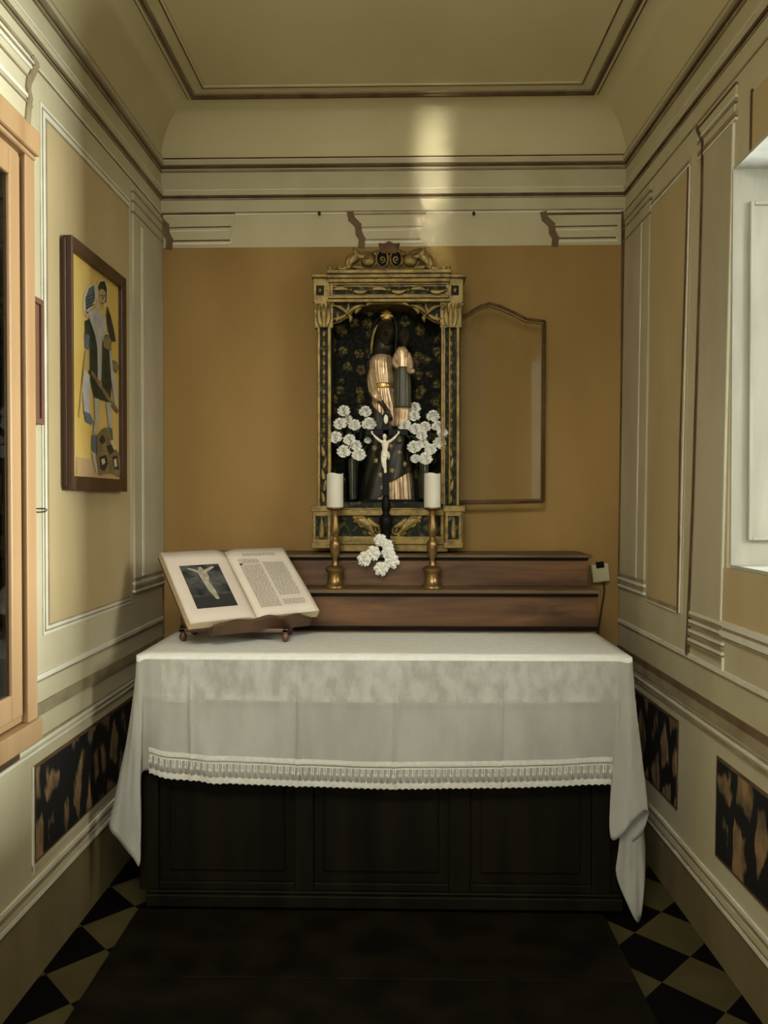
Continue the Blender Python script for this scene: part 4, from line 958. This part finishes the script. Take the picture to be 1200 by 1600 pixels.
b = MB(); pc = bk(.0, .16, -.05); b.prism([bk(-.05, .10, -.052), bk(.05, .10, -.052), bk(.05, .30, -.052), bk(-.05, .30, -.052)], (0, 0, -.02)); b.tube([pc, Vector((-.71, 3.35, zp - .005))], [.03, .035], 14); b.tube([bk(-.1, .30, -.05), Vector((-.80, 3.43, zp - .01))], .012, 8); b.tube([bk(.1, .30, -.05), Vector((-.60, 3.43, zp - .01))], .012, 8); b.build('support', WALNUT, bs)

book = thing('open_book', bk(0, 0, -.034), 'large open book with a dark picture plate, resting on the walnut stand', 'book')
bw, bh = .300, .434
def page(u):                                              # height of the page surface along the width: valley at the spine
    a = abs(u) / bw; return -.012 + .016 * min(1, a * 6) - .004 * a
b = MB(); b.box((-bw - .004, -.002, -.037), (bw + .004, bh + .004, -.033), BM_); b.build('cover', mat('worn_red_brown_leather', (.12, .045, .025), .6), book, bevel=.001)
for s, nm in ((-1, 'left'), (1, 'right')):
    b = MB(); us = [s * bw * i / 14 for i in range(15)]; rs = []
    for j in range(2):
        v = j * bh; rs.append([bk(u, v, page(u)) for u in us] + [bk(u, v, -.0325) for u in reversed(us)])
    b.rings(rs); b.build('page_block', PAGEEDGE, book)
    b = MB(); rs = []
    for j in range(9):
        v = .001 + (bh - .002) * j / 8; rs.append([bk(u + s * (.002 * math.sin(v * 9)), v, page(u) + .0022 + .0012 * (abs(u) / bw) ** 3 * (1 + math.sin(v * 12 + s))) for u in us])
    b.rings(rs, cap=False, closed=False); pg = b.build('page', PAPER2 if s < 0 else PAPER, book, smooth=True, label='%s page of the open book' % nm); so = pg.modifiers.new('solid', 'SOLIDIFY'); so.thickness = .0006
    if s < 0:
        PLATE = mat('dark_plate_print', (.018, .019, .018), .7, col2=(.10, .105, .10), scale=14, stretch=(1, 1, 2))
        u0, u1, v0, v1 = -.247, -.067, .074, .338
        def pp(u, v, h=.0045): return bk(u, v, page(u) + h)
        b = MB(); b.poly([pp(u0, v0), pp(u1, v0), pp(u1, v1), pp(u0, v1)]); pt = b.build('picture_plate', PLATE, pg, label='dark printed plate with a pale figure on a cross')
        b = MB(); P_ = lambda a_, c_: pp(u0 + (u1 - u0) * a_, v0 + (v1 - v0) * c_, .0052)
        b.poly([P_(*t) for t in ((.43, .93), (.52, .95), (.56, .89), (.50, .85), (.44, .87))])
        b.poly([P_(*t) for t in ((.16, .92), (.2, .94), (.46, .86), (.40, .80))]); b.poly([P_(*t) for t in ((.86, .92), (.82, .95), (.52, .86), (.58, .80))])
        b.poly([P_(*t) for t in ((.38, .84), (.60, .84), (.62, .70), (.56, .58), (.42, .58), (.40, .70))])
        b.poly([P_(*t) for t in ((.42, .58), (.50, .58), (.54, .40), (.60, .18), (.55, .18), (.46, .38))]); b.poly([P_(*t) for t in ((.48, .58), (.57, .58), (.62, .40), (.63, .18), (.59, .17), (.54, .40))])
        b.mi = 1; b.poly([pp(u0, v0 + .0, .0048), pp(u1, v0, .0048), pp(u1, v0 + .075, .0048), pp(u0, v0 + .065, .0048)])
        b.mi = 2; b.poly([P_(*t) for t in ((.05, .66), (.34, .74), (.36, .60), (.08, .55))]); b.poly([P_(*t) for t in ((.66, .72), (.95, .62), (.93, .50), (.68, .58))])
        b.build('printed_figure', [mat('plate_pale', (.42, .38, .28), .8, col2=(.27, .25, .19), scale=40), mat('plate_ground', (.030, .032, .030), .8), mat('plate_cloud', (.105, .108, .10), .8, col2=(.06, .06, .058), scale=25)], pt)
    else:
        rn = random.Random(5); b = MB()
        def word(u, v, l, h, mi=0, wide=1): b.mi = mi; b.poly([bk(u, v, page(u) + .0046), bk(u + l, v, page(u + l) + .0046), bk(u + l, v + h, page(u + l) + .0046), bk(u, v + h, page(u) + .0046)])
        def lines(ua, ub, va, vb, step, h):
            v = vb
            while v > va:
                u = ua
                while u < ub - .004:
                    l = min(rn.uniform(.006, .020), ub - u); word(u, v, l, h); u += l + .003
                v -= step
        lines(.07, .24, .375, .392, .011, .005); lines(.035, .135, .345, .356, .009, .004); lines(.05, .135, .322, .34, .009, .0042)
        lines(.035, .135, .05, .315, .0085, .0042); lines(.150, .258, .115, .33, .0085, .0042); lines(.150, .262, .055, .085, .0085, .0042)
        word(.035, .322, .013, .014, 1)
        b.build('printed_text', [INK, INKD], pg)

# ------------------------------------------------------------------ picture on the left wall
PX = LX(3.0) + .052
Y0, Y1, Z0, Z1 = 2.805, 3.365, 1.694, 2.63
pic = thing('framed_picture', (LX(3.0) + .02, (Y0 + Y1) / 2, Z0), 'framed painting of a robed standing figure on gold, hung on the left wall', 'picture')
b = MB(); fw = .052
for (ya_, yb_, za_, zb_) in ((Y0, Y0 + .012, Z0, Z1), (Y1 - fw, Y1, Z0, Z1), (Y0 + .012, Y1 - fw, Z1 - fw, Z1), (Y0 + .012, Y1 - fw, Z0, Z0 + fw)):
    b.box((LX(3.4) + .012, ya_, za_), (PX, yb_, zb_))
b.box((LX(3.4) + .012, Y0 - .006, Z0 + .01), (PX - .022, Y0, Z1 - .01)); b.box((LX(3.4) + .012, Y0 + .012, Z0 + .02), (PX - .030, Y0 + .04, Z1 - .02))
b.build('frame', DARKWOOD, pic, bevel=.003)
CX = PX - .016
def PC(cx, cy):                                           # painting detail, from the plane of the canvas
    p = pl(80 + cx / 3.557, 340 + cy / 3.557, (1, 0, 0), CX); return p
b = MB(); b.box((CX - .012, Y0 + .012, Z0 + fw - .01), (CX - .002, Y1 - fw + .01, Z1 - fw + .01)); cvs = b.build('canvas', CANVASG, pic)
b = MB(); cols = {}
pm = []
def pcol(name, c_, c2=None):
    pm.append(mat('painted_' + name, c_, .6, col2=c2, scale=25)); return len(pm) - 1
GRN = pcol('green', (.028, .034, .020), (.05, .055, .03)); BLU = pcol('blue', (.075, .10, .125), (.12, .15, .17)); WHT = pcol('white', (.46, .44, .37), (.36, .36, .32)); FLE = pcol('flesh', (.42, .30, .13)); DRK = pcol('dark', (.03, .025, .018), (.06, .05, .03)); BRN = pcol('brown', (.15, .105, .05), (.26, .19, .09)); PNK = pcol('pink', (.50, .33, .17)); LGT = pcol('light', (.55, .48, .30))
lay = [0]
def pp_(pts, m):
    lay[0] += 1; b.mi = m; t_ = .0001 * lay[0]
    b.poly([PC(x, y) + Vector((t_, 0, 0)) for x, y in pts])
pp_([(140, 1330), (400, 1380), (400, 1468), (140, 1430)], PNK)
pp_([(178, 440), (200, 385), (238, 362), (252, 400), (250, 470), (222, 505), (180, 540)], LGT); pp_([(188, 450), (210, 392), (238, 374), (243, 450), (225, 490), (192, 520)], BLU)
for k in range(4): pp_([(195, 440 + k * 20), (240, 420 + k * 20), (240, 425 + k * 20), (195, 447 + k * 20)], DRK)
pp_([(250, 380), (262, 350), (295, 345), (316, 385), (312, 470), (298, 500), (262, 500), (248, 440)], LGT); pp_([(258, 385), (270, 356), (296, 352), (308, 392), (306, 470), (292, 480), (264, 425)], DRK)
pp_([(266, 402), (284, 396), (300, 412), (302, 455), (290, 500), (274, 505), (262, 470), (258, 435)], FLE)
for q_ in ([(268, 430), (280, 428), (280, 433), (268, 435)], [(288, 430), (299, 433), (298, 438), (288, 435)], [(282, 430), (286, 430), (288, 455), (282, 457)], [(274, 472), (290, 474), (288, 479), (275, 478)]): pp_(q_, DRK)
pp_([(188, 520), (210, 520), (206, 556), (190, 550)], PNK); pp_([(190, 516), (206, 530), (202, 536), (188, 524)], DRK)
pp_([(310, 490), (330, 550), (346, 620), (358, 690), (330, 690), (310, 600), (305, 540)], DRK)
pp_([(186, 575), (215, 560), (242, 650), (250, 720), (256, 905), (300, 945), (330, 1030), (236, 1000), (214, 900), (214, 720), (188, 650)], GRN)
pp_([(282, 690), (300, 650), (328, 655), (334, 830), (330, 1010), (290, 950), (276, 900)], GRN); pp_([(285, 670), (315, 650), (335, 690), (325, 740), (290, 720)], BRN)
pp_([(203, 530), (248, 494), (268, 520), (300, 560), (303, 635), (280, 690), (276, 905), (256, 905), (254, 720), (240, 650), (212, 565)], WHT)
pp_([(184, 640), (212, 660), (206, 735), (186, 722)], BLU); pp_([(188, 735), (206, 738), (202, 830), (188, 850), (180, 800)], FLE)
pp_([(174, 830), (212, 880), (212, 1090), (180, 1075), (172, 960)], WHT); pp_([(178, 1075), (212, 1090), (232, 1135), (222, 1150), (190, 1135)], BLU)
pp_([(320, 740), (333, 740), (350, 880), (368, 1040), (352, 1055), (330, 900)], WHT); pp_([(335, 790), (360, 800), (372, 830), (362, 862), (340, 850)], BRN)
pp_([(204, 850), (226, 850), (372, 1072), (362, 1090)], BRN); pp_([(206, 850), (216, 845), (222, 870), (210, 872)], DRK)
pp_([(236, 1000), (262, 1010), (258, 1110), (246, 1200), (230, 1195), (240, 1110)], WHT); pp_([(300, 1025), (328, 1030), (334, 1170), (318, 1165)], WHT)
pp_([(224, 1205), (250, 1210), (246, 1310), (222, 1290)], BLU); pp_([(222, 1300), (240, 1320), (254, 1400), (246, 1418), (228, 1350)], WHT); pp_([(310, 1165), (335, 1170), (340, 1240), (318, 1250)], BLU)
pp_([(254, 1210), (275, 1180), (300, 1165), (326, 1190), (340, 1260), (378, 1320), (392, 1400), (370, 1440), (330, 1420), (300, 1425), (262, 1432), (250, 1330)], BRN)
for q_ in ([(262, 1240), (280, 1200), (300, 1240), (280, 1262)], [(300, 1270), (330, 1262), (345, 1300), (320, 1320)], [(262, 1330), (300, 1318), (312, 1370), (290, 1410), (264, 1395)], [(335, 1330), (362, 1320), (372, 1400), (345, 1400)]): pp_(q_, DRK)
for q_ in ([(272, 1345), (290, 1338), (296, 1362), (280, 1375)], [(342, 1345), (356, 1338), (362, 1380), (348, 1388)], [(322, 1240), (340, 1236), (356, 1290), (344, 1290)]): pp_(q_, LGT)
pp_([(150, 1110), (178, 800), (182, 802), (156, 1112)], PNK)
b.build('painted_figure', pm, cvs)

# ------------------------------------------------------------------ glazed cabinet on the left wall, near the camera
FXC = -1.115
YE, YS = 2.335, 1.05
cab = thing('display_cabinet', (FXC - .05, (YE + YS) / 2, .9), 'orange-brown wooden wall cabinet with dark glass at the left edge', 'cabinet')
def cbx(mb, y0, y1, z0, z1, xf, xb=None): mb.box((xb if xb else LX(1.7) + .012, y0, z0), (xf, y1, z1))
b = MB(); cbx(b, YS, YS + .02, .99, 2.69, FXC - .02); cbx(b, YE - .02, YE, .99, 2.69, FXC - .02); cbx(b, YS, YE, .99, 1.01, FXC - .02); cbx(b, YS, YE, 2.67, 2.69, FXC - .02); cbx(b, YS + .02, YE - .02, 1.01, 2.67, LX(1.7) + .022); b.build('carcass', CABW, cab)
b = MB(); yq = at(37, 700, 2.3); yst = FXC / ((37 - 625) / 1200)
cbx(b, yst, YE, .985, 2.70, FXC, FXC - .03); b.build('stile', CABW, cab, bevel=.003)
b = MB(); cbx(b, YS, YS + .05, .985, 2.70, FXC, FXC - .03); b.build('stile', CABW, cab, bevel=.003)
yd1 = FXC / ((30.5 - 625) / 1200); yd0 = FXC / ((14 - 625) / 1200)
b = MB(); z0_, z1_ = 1.015, 2.665
cbx(b, yd0, yd1, z0_, z1_, FXC - .004, FXC - .028); cbx(b, YS + .06, YS + .13, z0_, z1_, FXC - .004, FXC - .028); cbx(b, YS + .13, yd0, z0_, z0_ + .075, FXC - .004, FXC - .028); cbx(b, YS + .13, yd0, z1_ - .075, z1_, FXC - .004, FXC - .028); dd = b.build('door', CABW, cab, bevel=.004)
b = MB(); cbx(b, YS + .12, yd0 + .008, z0_ + .065, z1_ - .065, FXC - .014, FXC - .018); b.build('pane', SMOKE, dd)
b = MB(); cbx(b, yd1 + .001, yst - .001, .99, 2.69, FXC - .022, FXC - .03); b.build('shadow_gap', OLDWOOD, cab)
b = MB(); cbx(b, YS + .03, YE - .03, 1.02, 2.66, LX(1.7) + .034, LX(1.7) + .022); b.build('lining', mat('dark_green_lining', (.035, .037, .030), .8), cab)
b = MB(); cbx(b, YS - .02, YE + .003, 2.70, 2.775, FXC + .018); cbx(b, YS - .01, YE - .004, 2.685, 2.70, FXC + .008); b.build('crown_moulding', CABW, cab, bevel=.010)
b = MB(); cbx(b, YS - .02, YE + .008, .918, .985, FXC + .012); b.build('base_moulding', CABW, cab, bevel=.004)
b = MB(); cbx(b, YS - .01, YE - .09, .885, .917, FXC - .01); b.build('lower_dark_strip', DARKWOOD, cab, bevel=.004)

# slim brown frame peeping out behind the cabinet, and a wire hook below it
ya_, za_ = LW(57, 470); yb_, zb_ = LW(57, 664)
b = MB()
X_ = LX(2.5) + .010
b.box((X_, ya_ - .30, zb_), (X_ + .018, ya_ - .28, za_)); b.box((X_, ya_ - .02, zb_), (X_ + .018, ya_, za_)); b.box((X_, ya_ - .28, zb_), (X_ + .018, ya_ - .02, zb_ + .02)); b.box((X_, ya_ - .28, za_ - .02), (X_ + .018, ya_ - .02, za_)); b.box((X_, ya_ - .28, zb_ + .02), (X_ + .010, ya_ - .02, za_ - .02))
tag(b.build('small_frame', mat('red_brown_frame', (.16, .08, .05), .6), None, bevel=.002, loc=(X_, ya_ - .15, zb_)), 'slim reddish brown frame on the left wall, mostly hidden behind the orange-brown cabinet', 'frame')
b = MB(); hy, hz = LW(68, 797); hy0, _ = LW(40, 797); X_ = LX(2.5) + .008
b.tube([(X_, hy0, hz + .006), (X_ + .008, hy - .02, hz + .006), (X_ + .006, hy, hz), (X_ + .008, hy - .02, hz - .006), (X_, hy0, hz - .006)], .0022, 6)
tag(b.build('wire_hook', IRON, None, smooth=True, loc=(X_, hy, hz)), 'thin dark wire hook on the pale panel edge beside the orange-brown cabinet', 'hook')

# ------------------------------------------------------------------ small fittings on the back wall
s0, s1 = at(924, 909, 3.965), at(951, 881, 3.965)
jb = thing('junction_box', ((s0.x + s1.x) / 2, 3.99, s0.z), 'small yellowed electrical box on the back wall right of the wooden shelf', 'electrical box')
R = Matrix.Translation(((s0.x + s1.x) / 2, 3.97, (s0.z + s1.z) / 2)) @ Matrix.Rotation(-.12, 4, 'Y')
b = MB(); hw, hh = (s1.x - s0.x) / 2, (s1.z - s0.z) / 2; b.box((-hw, -.02, -hh), (hw, .026, hh), R); b.build('housing', PLASTIC, jb, bevel=.006)
b = MB(); b.box((-hw * .45, -.026, hh * .55), (hw * .5, -.012, hh + .012), R); b.build('socket', BLACKW, jb, bevel=.004)
b = MB(); b.tube(spline([at(943, 908, 3.97), at(944, 925, 3.985), at(940, 950, 3.985), at(935, 985, 3.985), at(932, 1010, 3.985)], 16), .005, 8); b.build('cable', CABLEM, jb, smooth=True)
for (x, lab) in ((499, 'tiny dark nail high on the back wall, left of the shrine crest'), (740, 'tiny dark nail high on the back wall, right of the shrine crest')):
    p = at(x, 335, 3.985); t_ = thing('nail', p, lab, 'nail', 'nails in the back wall')
    b = MB(); b.tube([p + Vector((0, .02, .0)), p + Vector((0, -.006, .002))], .003, 8); b.build('shank', IRON, t_, smooth=True)
    b = MB(); b.ball(p + Vector((0, -.008, .002)), (.008, .004, .011), 10, 6); b.build('head', IRON, t_, smooth=True)
